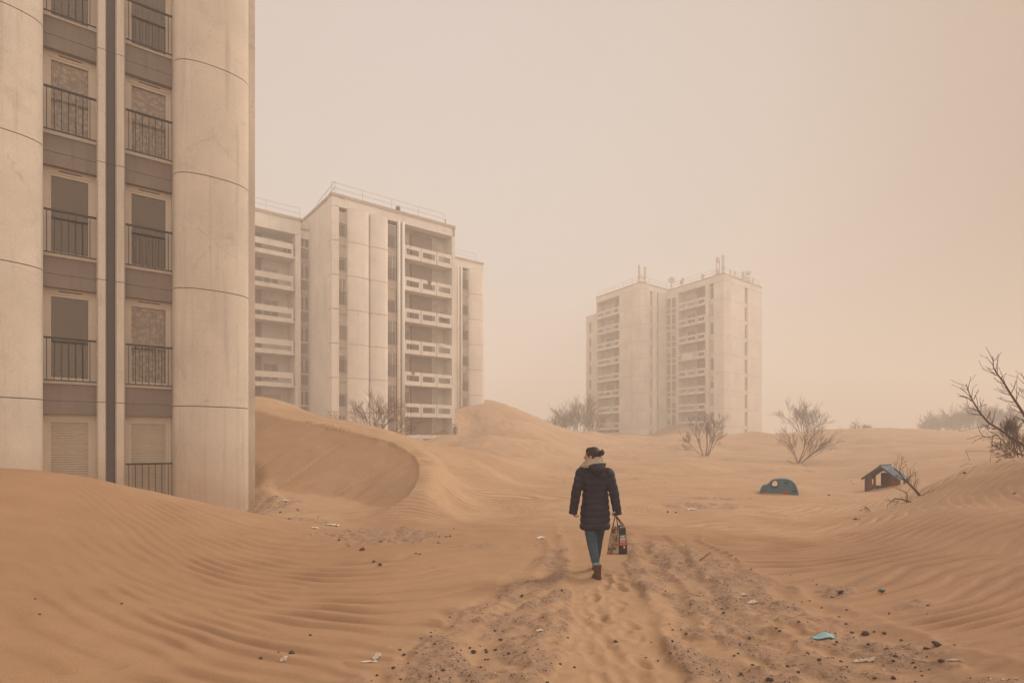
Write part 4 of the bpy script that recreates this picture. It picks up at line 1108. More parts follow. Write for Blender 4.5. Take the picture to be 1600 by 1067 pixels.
# hood lying on the back: a soft pointed pouch
mb = MB(); rings = []
for i in range(15):
    t_ = i / 14; z = 1.425 - .185 * t_; wd = .115 * (1 - t_ ** 1.6) + .008; dp = .03 + .035 * sin(pi * min(1, t_ * 1.15)) ** .8
    k = 1 - .06 * abs(sin(t_ * 7))
    rings.append(ring(W(.012, -.075 - .03 * sin(pi * t_), z), wd * k, dp * k, 26, 0, 2.2))
mb.loft(rings)
mb.loft([ring(W(.003, .005, z), rx, ry, 30) for z, rx, ry in ((1.33, .13, .10), (1.36, .135, .115), (1.40, .12, .11), (1.425, .10, .10))])
hood = mb.build('hood', M['coat'], pers, True); remesh(hood, .006, 4, .6)
# back seams of the coat under the hood
# scarf: three slack coils leaning over the left shoulder
mb = MB()
for j, (zc, rr0, th) in enumerate(((1.405, .108, .030), (1.437, .095, .028), (1.468, .080, .024))):
    pts = []
    for k in range(31):
        a = 2 * pi * k / 30 + j
        x = -.012 - .022 * (2 - j) * .5 + rr0 * cos(a) * 1.06; y = .015 + rr0 * .98 * sin(a)
        z = zc + .022 * cos(a) + .006 * sin(3 * a + j * 2)
        pts.append(W(x, y, z))
    mb.tube(pts, [th * (1 + .16 * sin(k * 1.3 + j)) for k in range(31)], 10, cap=False)
mb.tube([W(-.115, .03, 1.40), W(-.155, .07, 1.36), W(-.13, .12, 1.30), W(-.10, .14, 1.22)], [.032, .036, .034, .02], 10)
sc = mb.build('scarf', M['scarf'], pers, True); remesh(sc, .0055, 1, .4)
# hair: swept back to a bun
mb = MB()
mb.ball(Hd(0, -.020, .032), (.083, .090, .088), 24, 16, q)
mb.ball(Hd(0, -.050, -.005), (.070, .066, .070), 20, 14, q)
mb.ball(Hd(0, .030, .066), (.062, .052, .048), 18, 12, q)
for sx in (-1, 1): mb.ball(Hd(.064 * sx, .005, .028), (.016, .048, .030), 12, 10, q)
for k in range(16):
    a = -1.3 + 2.6 * k / 15
    mb.tube([Hd(.066 * sin(a), .062 * cos(a) - .005, .062 + .035 * cos(a)), Hd(.080 * sin(a), -.03, .072 * abs(cos(a)) + .03), Hd(.03 * sin(a), -.105, .045)], [.006, .008, .006], 6)
BUN = Hd(-.012, -.128, .048)
mb.ball(BUN, (.034, .032, .034), 16, 12); 
for k in range(3):
    pts = [BUN + q @ Vector(((.026 + .004 * k) * cos(a), -.004 * k, (.026 + .004 * k) * sin(a))) for a in [2 * pi * i / 16 for i in range(17)]]
    mb.tube(pts, .009, 6, cap=False)
mb.tube([Hd(-.004, -.085, .035), Hd(-.01, -.11, .045)], [.03, .022], 10)
mb.ball(Hd(.02, -.07, -.05), (.03, .025, .035), 12, 8)
hr = mb.build('hair', M['hair'], pers, True); remesh(hr, .0045, 1, .35)
# jeans
mb = MB()
mb.loft([ring(W(.0, .02, z), rx, ry) for z, rx, ry in ((.66, .13, .10), (.75, .15, .11), (.86, .145, .105), (.9, .13, .09))])
for h_, k_, a_, hem in ((HIP_L, KN_L, AN_L, .19), (HIP_R, KN_R, AN_R, .17)):
    e_ = k_ + (a_ - k_) * ((k_.z - pz - hem) / (k_.z - a_.z))
    tmp = MB(); o_, r_ = chain(tmp, [h_, (h_ + k_) / 2, k_, (k_ + e_) / 2, e_], [.096, .082, .064, .058, .047], 8, 10)
    rr2 = [r * (1 + .035 * mnoise.noise(Vector((i * .9, k_.x * 9, 2)))) for i, r in enumerate(r_)]
    mb.tube(o_, rr2, 18)
jn = mb.build('jeans', M['jeans'], pers, True); remesh(jn, .006, 2, .5)
e_ = KN_L + (AN_L - KN_L) * ((KN_L.z - pz - .185) / (KN_L.z - AN_L.z)); dd = (AN_L - KN_L).normalized()
mb = MB(); mb.tube([e_ - dd * .012, e_, e_ + dd * .022, e_ + dd * .026], [.048, .0525, .052, .046], 18); mb.build('trouser_cuff', M['cuff'], pers, True)
# boots
for a_, toe, lab in ((AN_L, Vector((-.28, .96, 0)), 0), (AN_R, Vector((.02, 1, 0)), 1)):
    toe.normalize(); side = Vector((toe.y, -toe.x, 0)); g = Vector((a_.x, a_.y, pz))
    mb = MB(); rings = []
    for z, ln, bk, wd in ((.012, .125, .062, .044), (.03, .13, .064, .046), (.055, .105, .060, .045), (.08, .06, .055, .044), (.11, .045, .050, .045), (.15, .047, .052, .048), (.185, .05, .054, .050)):
        rg = []
        for k in range(24):
            a = 2 * pi * k / 24; f_ = ln if cos(a) > 0 else bk
            rg.append(g + Vector((0, 0, z)) + toe * (f_ * cos(a)) + side * (wd * sin(a) * (1 - .12 * max(0, cos(a)))))
        rings.append(rg)
    mb.loft(rings); bt = mb.build('boot', M['boot'], pers, True); remesh(bt, .005, 2, .5)
    mb = MB(); rings = []
    for z, k2 in ((-.004, .97), (.004, 1.03), (.016, 1.04), (.02, 1.0)):
        rings.append([g + Vector((0, 0, z)) + toe * ((.13 if cos(2 * pi * k / 24) > 0 else .066) * k2 * cos(2 * pi * k / 24)) + side * (.047 * k2 * sin(2 * pi * k / 24) * (1 - .12 * max(0, cos(2 * pi * k / 24)))) for k in range(24)])
    mb.loft(rings); mb.build('sole', M['sole'], bt, True)

# ------------------------------------------------------------------ shopping bag held in the right hand
grip = WR_R + Vector((-.012, .0, -.088))
BX, BY = grip.x, grip.y
bag = empty('shopping_bag', (BX, BY, pz + .31), 0, 'shopping bag with brown photo print and black side, held in her right hand', 'bag')
m, t, b = mat_new('photo_print')
n_a = noise_node(t, 14, 4, .6, dist=1.2); r_a = rampn(t, n_a.outputs[0], [(.35, (.035, .018, .012)), (.48, (.16, .075, .045)), (.56, (.36, .25, .17)), (.7, (.12, .05, .03))])
n_b = noise_node(t, 5, 2, .5); f_b = rampn(t, n_b.outputs[0], [(.45, (0, 0, 0)), (.58, (1, 1, 1))])
c_ = mixc(t, f_b.outputs[0], r_a.outputs[0], (.34, .25, .18)); t.links.new(c_, b.inputs['Base Color']); b.inputs['Roughness'].default_value = .45
M['print'] = m
M['bagblack'] = simple('black_laminate', (.022, .017, .018), .4, .3, 12)
M['bagtan'] = simple('tan_laminate', (.33, .25, .18), .5, .1)
M['bagred'] = simple('red_label', (.48, .075, .045), .5, .1); M['bagwhite'] = simple('white_print', (.55, .50, .47), .5, .05)
M['strap'] = simple('brown_strap', (.07, .022, .018), .7, .2)
bz0, bz1 = pz + .315, pz + .645
def bagc(u, v, t_):       # u along left face (0 near edge .. 1), v along right face, t_ height
    kb = .62 + .38 * (1 - t_) ** .8
    nx_, ny_ = BX + .028 - .014 * (1 - t_), BY - .085
    return Vector((nx_ + (-.125 * u + .135 * v) * kb + .01 * t_, ny_ + (.10 * u + .12 * v) * kb + .04 * t_, bz0 + (bz1 - bz0) * t_ - .018 * sin(pi * min(1, (u + v) * .5)) * (1 - t_) + .0 * u))
def bag_side(name, cfn, mat, n=10):
    mb = MB(); vs = []
    for i in range(n + 1):
        for j in range(n + 1):
            vs.append(cfn(j / n, i / n) )
    mb.add(vs, [(i * (n + 1) + j, i * (n + 1) + j + 1, (i + 1) * (n + 1) + j + 1, (i + 1) * (n + 1) + j) for i in range(n) for j in range(n)])
    o = mb.build(name, mat, bag, True); s_ = o.modifiers.new('thick', 'SOLIDIFY'); s_.thickness = .002; s_.offset = 0
    return o
def wr(v): return v + Vector((mnoise.noise(v * 14) * .006, mnoise.noise(v * 14 + Vector((9, 0, 0))) * .006, 0))
bag_side('printed_panel', lambda a, t_: wr(bagc(a, 0, t_)), M['print'])
blk = bag_side('black_panel', lambda a, t_: wr(bagc(0, a, t_)), M['bagblack'])
bag_side('printed_panel', lambda a, t_: wr(bagc(1, a, t_)), M['bagtan'])
bag_side('black_panel', lambda a, t_: wr(bagc(a, 1, t_)), M['bagblack'])
bag_side('base_panel', lambda a, c__: wr(bagc(a, c__, 0)), M['bagblack'])
# lettering blocks on the black panel
def decal(v0, v1, t0, t1, mat, name, off=.004):
    nrm = Vector((.66, -.75, 0)); mb = MB(); P = [wr(bagc(0, v0, t0)), wr(bagc(0, v1, t0)), wr(bagc(0, v1, t1)), wr(bagc(0, v0, t1))]
    mb.add([p + nrm * off for p in P], [(0, 1, 2, 3)]); mb.build(name, mat, blk)
GL = {'A': ['010', '101', '111', '101', '101'], 'C': ['011', '100', '100', '100', '011'], 'O': ['010', '101', '101', '101', '010']}
for row, (txt, t0, t1) in enumerate((('ACA', .57, .66), ('OOO', .45, .54))):
    decal(.14, .84, t0 - .015, t1 + .015, M['bagwhite'], 'white_label', .004)
    for i, ch in enumerate(txt):
        for r_i, rw in enumerate(GL[ch]):
            for c_i, on in enumerate(rw):
                if on == '1':
                    v0 = .18 + i * .22 + c_i * .055; q_ = (t1 - t0) / 5
                    decal(v0, v0 + .05, t1 - (r_i + 1) * q_, t1 - r_i * q_, M['bagblack'], 'lettering', .006)
decal(.08, .92, .32, .42, M['bagred'], 'red_label'); decal(.55, .72, .22, .29, M['bagwhite'], 'white_mark')
top_pts = [bagc(.25, 0, 1), bagc(.85, 0, 1), bagc(0, .3, 1), bagc(0, .85, 1), bagc(1, .6, 1)]
for a_, c_ in ((bagc(.2, .0, .97), bagc(.9, .0, .97)), (bagc(.1, 1, .97), bagc(.0, .55, .97))):
    mb = MB(); g_ = grip + Vector((0, 0, .012)); 
    mb.tube([a_, a_.lerp(g_, .55) + (a_ - c_) * .05, g_ + (a_ - c_) * .04, g_ + (c_ - a_) * .04, c_.lerp(g_, .55) + (c_ - a_) * .05, c_], .0065, 6); mb.build('handle', M['strap'], bag)
# ================================================================== playground car
M['carblue'] = simple('faded_teal_panel', (.048, .118, .175), .6, .22, 6)
M['cardark'] = simple('dark_recess', (.028, .030, .035), .8, .2)
M['red'] = simple('faded_red', (.36, .045, .03), .6, .2, 8)
M['redwood'] = simple('red_brown_board', (.17, .045, .028), .8, .3, 10, stretch=(1, 1, .3))
M['roofblue'] = simple('blue_grey_roof', (.125, .165, .205), .9, .15, 4, spec=.08)
M['slate'] = simple('dark_slate_board', (.045, .06, .075), .7, .2, 6)
cb = on_ground(1217, 771, 10, 40)
KY = cb.y / FOC / 5.333 * .91
car = empty('playground_car', (cb.x, cb.y, cb.z), 0, 'small teal blue playground car with red wheels sunk in the sand', 'toy car')
sv = Vector((cb.x, cb.y, 0)).normalized(); cn = -sv; cu = Vector((sv.y, -sv.x, 0))
def CP(zx, zy, d=0):   # side outline read off the photo, set at its true size; d = depth behind the near side
    return cb + cu * ((zx - 303) * KY) + Vector((0, 0, (378 - zy) * KY)) - cn * d
outl = [(140, 430), (140, 380), (146, 345), (158, 318), (178, 305), (206, 302), (224, 281), (246, 260), (272, 248), (330, 243), (376, 246), (410, 259), (436, 286), (452, 318), (461, 352), (465, 372), (465, 430)]
hole1 = [(246, 322), (241, 298), (252, 272), (270, 260), (288, 268), (294, 296), (288, 322)]
hole2 = [(346, 288), (352, 268), (372, 268), (384, 290)]
def smooth_poly(p, k=2, closed=True):
    for _ in range(k):
        o = []; n = len(p)
        for i in range(n if closed else n - 1):
            a = p[i]; c = p[(i + 1) % n]
            o += [(a[0] * .75 + c[0] * .25, a[1] * .75 + c[1] * .25), (a[0] * .25 + c[0] * .75, a[1] * .25 + c[1] * .75)]
        if not closed: o = [p[0]] + o + [p[-1]]
        p = o
    return p
def plate(name, mat, parent, loops, d0, d1):
    bm = bmesh.new(); es = []
    sol = []
    for lp in loops:
        vs = [bm.verts.new(CP(x, y, d0)) for x, y in lp]
        es += [bm.edges.new((vs[i], vs[(i + 1) % len(vs)])) for i in range(len(vs))]
    bmesh.ops.triangle_fill(bm, use_beauty=True, use_dissolve=False, edges=es)
    ret = bmesh.ops.extrude_face_region(bm, geom=bm.faces[:])
    for v in [g for g in ret['geom'] if isinstance(g, bmesh.types.BMVert)]: v.co += -cn * (d1 - d0)
    bmesh.ops.recalc_face_normals(bm, faces=bm.faces[:])
    inv = Matrix.Translation(-parent.location)
    bm.transform(inv); me_ = bpy.data.meshes.new(name); bm.to_mesh(me_); bm.free(); me_.materials.append(mat)
    o = bpy.data.objects.new(name, me_); COL.objects.link(o); o.parent = parent; return o
ol = smooth_poly(outl, 1)
WD = .62
h1 = smooth_poly(hole1, 1); h2 = smooth_poly(hole2, 1)
bodyn = plate('side_panel', M['carblue'], car, [ol, h1, h2], 0, .035)
plate('side_panel', M['carblue'], car, [ol, h1], WD - .035, WD)
# window surrounds
for hl, sc_ in ((hole1, 1.35), (hole2, 1.2)):
    cx = sum(p[0] for p in hl) / len(hl); cy = sum(p[1] for p in hl) / len(hl)
    big = smooth_poly([(cx + (x - cx) * sc_, cy + (y - cy) * (1.10 if sc_ > 1.3 else 1.15)) for x, y in hl], 1)
    plate('window_surround', M['cardark'], car, [big, smooth_poly(hl, 1)], -.008, -.001)
mb = MB()   # bonnet, roof and tail skin
top = smooth_poly(outl[1:-1], 2, False); vs = []
for x, y in top: vs += [CP(x, y, .02), CP(x, y, WD - .02)]
n = len(top)
cx, cy = 300, 360
for x, y in top: vs += [CP(x + (cx - x) * .06, y + (cy - y) * .1, .02), CP(x + (cx - x) * .06, y + (cy - y) * .1, WD - .02)]
fs = []
for i in range(n - 1):
    fs += [(2 * i, 2 * i + 2, 2 * i + 3, 2 * i + 1), (2 * n + 2 * i, 2 * n + 2 * i + 1, 2 * n + 2 * i + 3, 2 * n + 2 * i + 2)]
# leave the windscreen and rear-window stretches open
def skip(i): return 224 < top[i][0] < 246 and top[i][1] > 258
mb.add(vs, [f for k, f in enumerate(fs) if not skip(k // 2)]); mb.build('body_shell', M['carblue'], car, True)
for wx, wy, r in ((190, 388, 25), (361, 378, 27)):
    wpart = MB(); c = CP(wx, wy, -.03)
    wpart.tube([c, c - cn * .09], r * KY, 20); wh = wpart.build('wheel', M['red'], car)
    mb = MB(); mb.tube([c + cn * .006, c - cn * .01], r * KY * .4, 14); mb.build('hub', M['redwood'], wh)
mb = MB(); 
for zx in (424, 438):
    a = CP(zx, 352, -.006); mb.box(a.x - .03, a.x + .035, a.y - .006, a.y + .006, a.z - .03, a.z + .03)
mb.build('vent_panel', M['cardark'], car)
mb = MB(); a = CP(240, 350, .3); c = CP(300, 350, .3)
mb.box(a.x, c.x, a.y - .2, a.y + .2, cb.z - .05, cb.z + .12); mb.build('seat', M['cardark'], car)
# ================================================================== playhouse
g0 = ray(1348.5, 747, 20.0); gd = Vector((.66, -.75, 0)).normalized(); rd = Vector((.75, .66, 0)).normalized()
hw = .53; Lh = 1.12; ez = g0.z; rise = .43
hb = tz(g0.x, g0.y)
house = empty('playhouse', (g0.x + gd.x * hw, g0.y + gd.y * hw, tz(g0.x + gd.x * hw, g0.y + gd.y * hw)), 0, 'small red brown wooden playhouse with a blue grey roof, half sunk in the sand', 'playhouse')
def HP(a, l, z): return g0 + gd * a + rd * l + Vector((0, 0, z - ez))
zb = hb - .5
def hbx(mb, a0, a1, l0, l1, z0, z1): 
    mb.hexa([HP(a0, l0, z0), HP(a1, l0, z0), HP(a1, l1, z0), HP(a0, l1, z0), HP(a0, l0, z1), HP(a1, l0, z1), HP(a1, l1, z1), HP(a0, l1, z1)])
i_ = .05; A0, A1 = i_, 2 * hw - i_
zz = ez + .02
for nm, (a0, a1, l0, l1) in {'w1': (A0, A0 + .035, .05, .16), 'w2': (A0, A0 + .035, .30, .52), 'w3': (A0, A0 + .035, .90, 1.06)}.items():
    mb = MB(); hbx(mb, a0, a1, l0, l1, zb, zz + .05); mb.build('wall_board', M['redwood'], house)
mb = MB(); hbx(mb, A0, A0 + .03, .05, 1.06, zb, ez - .24); hbx(mb, A0, A0 + .03, .05, 1.06, ez - .05, zz + .05); mb.build('wall_board', M['redwood'], house)
mb = MB(); hbx(mb, A1 - .035, A1, .05, .40, zb, zz + .05); hbx(mb, A1 - .035, A1, .85, 1.06, zb, zz + .05); mb.build('wall_board', M['redwood'], house)
# front gable: slate post, red panel with opening, door post
mb = MB(); hbx(mb, A0 - .01, A0 + .05, .03, .08, zb, zz + .04); mb.build('corner_post', M['slate'], house)
mb = MB(); hbx(mb, A0 + .05, A0 + .21, .04, .07, zb, zz + .14); mb.build('front_panel', M['redwood'], house)
mb = MB(); hbx(mb, A1 - .20, A1, .04, .07, zb, zz + .12); mb.build('front_panel', M['redwood'], house)
mb = MB(); hbx(mb, A0 + .2, A0 + .55, Lh - .10, Lh - .07, zb, zz + .15); hbx(mb, A0 + .48, A0 + .54, Lh - .12, Lh - .065, zb, zz + .34); mb.build('back_panel', M['redwood'], house)
mb = MB(); hbx(mb, A0 + .25, A1 - .2, .3, .5, zb + .3, hb + .22); mb.build('bench', M['slate'], house)
# roof slopes with overhang, barge boards
for sgn in (0, 1):
    e0 = (-.03 if sgn == 0 else 2 * hw + .03); mb = MB(); th = .028
    P = []
    for dz in (0, th):
        P += [HP(e0, -.04, ez - .02 + dz), HP(hw, -.04, ez + rise + dz), HP(hw, Lh, ez + rise + dz), HP(e0, Lh, ez - .02 + dz)]
    mb.hexa(P); mb.build('roof', M['roofblue'], house)
    mb = MB(); P = []
    for dz in (-.055, .032):
        P += [HP(e0, -.065, ez - .02 + dz), HP(hw, -.065, ez + rise + dz), HP(hw, -.042, ez + rise + dz), HP(e0, -.042, ez - .02 + dz)]
    mb.hexa(P); mb.build('barge_board', M['slate'], house)
    for k in range(1, 5):
        pass
mb = MB(); mb.tube([HP(hw, -.05, ez + rise + .04), HP(hw, Lh + .01, ez + rise + .04)], .02, 6); mb.build('ridge_cap', M['slate'], house)

# ================================================================== bare trees and shrubs
def grow(mb_a, mb_b, p, d, L, r, depth, rnd, spread=.5, grav=0., nk=(3, 5), seg=4, minr=.004, up=.12, bud=0, split_at=1, shrink=.62):
    pts = [p]; rad = [r]; dd = Vector(d).normalized(); cur = Vector(p)
    for i in range(seg):
        dd = (dd + Vector((rnd.uniform(-1, 1), rnd.uniform(-1, 1), rnd.uniform(-.6, 1) * .7)) * .16 + Vector((0, 0, up)) - Vector((0, 0, grav))).normalized()
        cur = cur + dd * L / seg; pts.append(cur.copy()); rad.append(max(minr, r * (1 - .75 * (i + 1) / seg)) if depth == 0 else max(minr, r * (1 - .5 * (i + 1) / seg)))
    tgt = mb_a if depth >= split_at else mb_b
    tgt.tube(pts, rad, 5 if r > minr * 2.5 else 3, cap=False)
    if bud and depth == 0: mb_b.ball(pts[-1], bud, 5, 3)
    if depth == 0: return
    for k in range(rnd.randint(*nk)):
        t_ = rnd.uniform(.25, 1.0); x = t_ * seg; i = min(seg - 1, int(x)); q_ = pts[i].lerp(pts[i + 1], x - i)
        base = (pts[i + 1] - pts[i]).normalized(); pr = base.orthogonal().normalized(); pr.rotate(Matrix.Rotation(rnd.uniform(0, 2 * pi), 3, base))
        sp = rnd.uniform(.55, 1.25) * spread
        nd = (base * cos(sp) + pr * sin(sp)).normalized()
        grow(mb_a, mb_b, q_, nd, L * rnd.uniform(shrink - .12, shrink + .14), max(minr, rad[i] * .6), depth - 1, rnd, spread, grav, nk, max(2, seg - 1), minr, up, bud, split_at, shrink)
def bare_tree(px, py, Y, stems, label, group, seed, matn, depth=3, sink=.25, base=None, **k):
    p = ray(px, py, Y) if base is None else Vector(base)
    p.z = tz(p.x, p.y) - sink
    rnd = random.Random(seed); root = empty('bare_tree', (p.x, p.y, p.z), 0, label, 'tree', group)
    A, B = MB(), MB()
    for (dx, dz_, L, r, ox) in stems:
        grow(A, B, p + Vector((ox, rnd.uniform(-.05, .05), 0)), (dx, rnd.uniform(-.25, .25), dz_), L, r, depth, rnd, **k)
    A.build('trunk', M[matn], root); B.build('crown', M[matn], root)
    return root
GT = 'bare trees standing in the sand'
bare_tree(583, 668, 30, [(-.9, .55, 1.35, .03, -.1), (-.55, .9, 1.5, .035, 0), (-.1, 1, 1.45, .035, .1), (.35, 1, 1.4, .03, .12), (-.75, .35, 1.1, .022, -.15), (.5, .8, 1.1, .022, .15)], 'spreading bare bush on the ridge in front of the second tower', GT, 3, 'bark_mid', 3, .3, spread=.62, minr=.0045, nk=(4, 7), up=.03)
bare_tree(602, 671, 29.5, [(.75, .75, 1.15, .025, 0), (.85, .55, 1.3, .02, .08)], 'pair of bare stems leaning right beside the bush by the second tower', GT, 4, 'bark_mid', 3, .3, spread=.55, minr=.0045, up=.03)
bare_tree(1102, 714, 45, [(0, 1, 2.0, .06, 0), (-.42, 1, 1.9, .045, -.12), (.42, 1, 1.9, .045, .15), (.2, 1, 2.0, .035, .08), (-.75, .9, 1.5, .022, -.1), (.75, .9, 1.5, .022, .12)], 'vase shaped bare tree standing before the right half of the far tower', GT, 7, 'bark_mid', 4, .15, spread=.40, minr=.0055, nk=(3, 4), up=.05)
bare_tree(1247, 722, 38, [(-.12, 1, 1.45, .035, 0), (.2, 1, 1.6, .035, 0), (.5, .85, 1.7, .035, .03), (.8, .7, 1.9, .035, .05), (.95, .55, 1.7, .025, .1), (-.25, .9, 1.1, .018, -.05), (.9, .8, 1.3, .02, .05)], 'bare wind bent shrub leaning right on the dune behind the toy car', GT, 9, 'bark_mid', 3, .1, spread=.42, minr=.0052, nk=(4, 5), up=.03)
GF = 'hazy bare trees beyond the dunes'
def far_tree(px, Y, h, wd, label, seed, n=7, depth=3, minr=.035):
    p = ray(px, 680, Y); rnd = random.Random(seed)
    st = [((-1 + 2 * i / (n - 1)) * wd / h * 1.1 + rnd.uniform(-.1, .1), 1, h * rnd.uniform(.42, .54), .05, (-1 + 2 * i / (n - 1)) * wd * .22) for i in range(n)]
    p.z = 0
    bare_tree(0, 0, 0, st, label, GF, seed, 'bark_far', depth, .1, base=(p.x, p.y, 0), spread=.5, minr=minr, nk=(4, 6), up=.05)
far_tree(1258, 70, 4.2, 3.0, 'wide bare shrub topping the skyline dune above the leaning shrub', 21, 8, 3, .010)
far_tree(1351, 85, 3.2, 1.9, 'small faint shrub showing alone over the skyline dune', 22, 5, 3, .012)
far_tree(1449, 108, 4.3, 1.6, 'lowest faint tree at the left end of the hazy row on the right', 23, 5, 3, .017)
far_tree(1470, 106, 5.4, 2.4, 'rounded hazy tree second in the row beyond the right dune', 24, 9, 3, .019)
far_tree(1492, 110, 6.3, 1.5, 'tall narrow hazy tree third in the row beyond the right dune', 25, 6, 3, .019)
far_tree(1520, 98, 5.6, 2.6, 'broad dense hazy tree just right of the gap in the row', 26, 10, 3, .02)
far_tree(1548, 96, 5.4, 2.4, 'hazy tree behind the long bare branch on the right', 27, 8, 3, .019)
far_tree(1578, 92, 4.6, 2.4, 'hazy tree behind the dark twiggy bush near the right edge', 31, 8, 3, .017)
far_tree(872, 84, 3.6, 2.0, 'lowest bare tree at the foot of the slope left of the far tower', 28, 7, 3, .012)
far_tree(889, 86, 5.2, 2.2, 'middle bare tree left of the far tower', 29, 8, 3, .012)
far_tree(908, 88, 6.4, 2.2, 'tallest bare tree standing against the left edge of the far tower', 30, 8, 3, .012)
far_tree(926, 86, 3.4, 1.6, 'low bare tree in front of the far tower left wing', 32, 6, 3, .012)

# the big dark tree at the right edge
def trace(pts, Y, jy=.0, rnd=random.Random(5)):
    return [ray(1400 + x / 5.335, 540 + y / 5.335, Y + jy * i + rnd.uniform(-.05, .05)) for i, (x, y) in enumerate(pts)]
root = empty('bare_tree', (13.2, 12.2, tz(13.2, 12.2) - .3), 0, 'large dark bare tree reaching in from the right edge over the dune', 'tree', GT)
rnd = random.Random(12)
A, B = MB(), MB()
base = Vector((13.2, 12.2, tz(13.2, 12.2) - .3)); fork = Vector((11.6, 12.0, 1.75))
A.tube([base, base.lerp(fork, .5) + Vector((-.1, 0, -.2)), fork, fork + Vector((-.7, -.3, .1))], [.11, .09, .06, .04], 8)
br1 = [fork] + trace([(1130, 700), (1065, 570), (1000, 470), (950, 395), (900, 310), (840, 230), (812, 180), (808, 90)], 11.2)
br2 = [fork + Vector((-.5, -.25, .0))] + trace([(1067, 830), (950, 760), (850, 690), (770, 640), (700, 560), (640, 460), (610, 395), (583, 318)], 11.0)
br3 = [fork] + trace([(1150, 560), (1120, 470), (1090, 380), (1080, 250)], 11.6)
br4 = [base + Vector((-.8, -.3, .25))] + trace([(1150, 890), (1060, 910), (1020, 900), (960, 870), (910, 810), (840, 740), (780, 760), (680, 750)], 11.0)
for b_, r0 in ((br1, .030), (br2, .032), (br3, .028), (br4, .018)):
    n = len(b_); A.tube(b_, [r0 * (1 - .82 * i / (n - 1)) for i in range(n)], 6)
    for i in range(1, n - 1):
        for k in range(3):
            t_ = rnd.random(); p = b_[i].lerp(b_[i + 1], t_); bd = (b_[i + 1] - b_[i]).normalized()
            sgn = 1 if (k % 2) else -1; side = Vector((bd.z, rnd.uniform(-.6, .6), -bd.x)) * sgn
            d = (bd * .75 + side * .8).normalized()
            grow(A, B, p, d, rnd.uniform(.18, .42) * (1.15 - .5 * i / n), .007, 1, rnd, .55, nk=(0, 2), minr=.0035, bud=.007, split_at=9, up=.03)
for (q0, q1, q2) in (((640, 460), (600, 440), (535, 420)), ((650, 445), (665, 410), (688, 370)), ((700, 560), (650, 525), (600, 520)), ((690, 510), (720, 500), (745, 492)), ((1000, 470), (920, 465), (852, 435)), ((885, 300), (880, 260), (918, 235)), ((895, 320), (850, 300), (820, 270)), ((760, 610), (775, 580), (780, 556)), ((850, 690), (790, 690), (722, 655)), ((960, 395), (985, 350), (1000, 296)), ((800, 650), (815, 600), (827, 545)), ((835, 700), (780, 690), (740, 665))):
    pts = trace([q0, q1, q2], 11.05); B.tube(pts, [.008, .006, .004], 5); B.ball(pts[-1], .010, 6, 4)
    for k in range(2):
        p = pts[0].lerp(pts[2], rnd.uniform(.3, .9)); B.ball(p, .009, 5, 3)
A.build('trunk', M['bark'], root); B.build('crown', M['bark'], root)
# dense twiggy bush behind it
bare_tree(1604, 705, 14.0, [(-.5, .9, .62, .014, -.1), (-.25, 1, .68, .014, 0), (.1, 1, .7, .014, .1), (-.8, .6, .5, .012, -.15), (.5, .8, .6, .014, .15), (-.05, 1, .6, .012, -.3), (.3, 1, .62, .012, .35)], 'dense dark twiggy bush at the right edge below the long branches', GT, 15, 'bark', 4, .1, spread=.55, minr=.0028, nk=(3, 5), up=.04)
# leaf shrub on the dune crest, with dead leaves
def leafy(px, py, Y, wd, ht, n, label, seed, sticks=()):
    p = on_ground(px, py + 4, Y - 2, Y + 4); rnd = random.Random(seed)
    root = empty('dry_shrub', tuple(p), 0, label, 'shrub', 'low dry shrubs on the right dune crest')
    mb = MB(); stems = MB()
    for k in range(max(5, n // 14)):
        a = rnd.uniform(0, 2 * pi); tip = p + Vector((rnd.gauss(0, wd * .45), rnd.gauss(0, wd * .3), abs(rnd.gauss(ht * .55, ht * .3))))
        stems.tube([p + Vector((rnd.uniform(-.3, .3) * wd, 0, -.05)), p.lerp(tip, .6) + Vector((0, 0, ht * .1)), tip], [.005, .004, .002], 4)
    for k in range(n):
        c = p + Vector((rnd.gauss(0, wd * .38), rnd.gauss(0, wd * .3), 0)); c.z = tz(c.x, c.y) + abs(rnd.gauss(0, ht * .42)) if k % 3 == 0 else p.z + abs(rnd.gauss(0, ht * .42))
        u = Vector((rnd.uniform(-1, 1), rnd.uniform(-1, 1), rnd.uniform(-1, 1))).normalized(); v = u.orthogonal().normalized(); s_ = rnd.uniform(.008, .018)
        mb.add([c - u * s_, c - v * s_ * .5, c + u * s_, c + v * s_ * .5 + u.cross(v) * s_ * .3], [(0, 1, 2, 3)])
    for q_ in sticks:
        pp = [ray(1480 + x / 10.67, 640 + y / 10.67, p.y) for x, y in q_]; stems.tube(pp, [.007] + [.005] * (len(pp) - 1), 5)
    stems.build('stem', M['bark'], root); mb.build('leaves', M['deadleaf'], root)
leafy(1553, 706, 13.2, .22, .16, 420, 'leafy brown shrub clump on the right dune crest under the long branch', 1,
      [[(860, 740), (700, 700), (560, 690), (310, 685)], [(850, 640), (760, 520), (645, 375)], [(310, 685), (340, 760), (375, 850)], [(980, 640), (880, 540), (885, 480)]])
leafy(1505, 726, 12.9, .10, .07, 260, 'small dark tuft lowest on the right dune crest', 2, [[(210, 950), (330, 895), (430, 905)]])
leafy(1527, 716, 13.0, .14, .05, 160, 'thin straggling line of dry stalks between the tuft and the leafy shrub', 3)
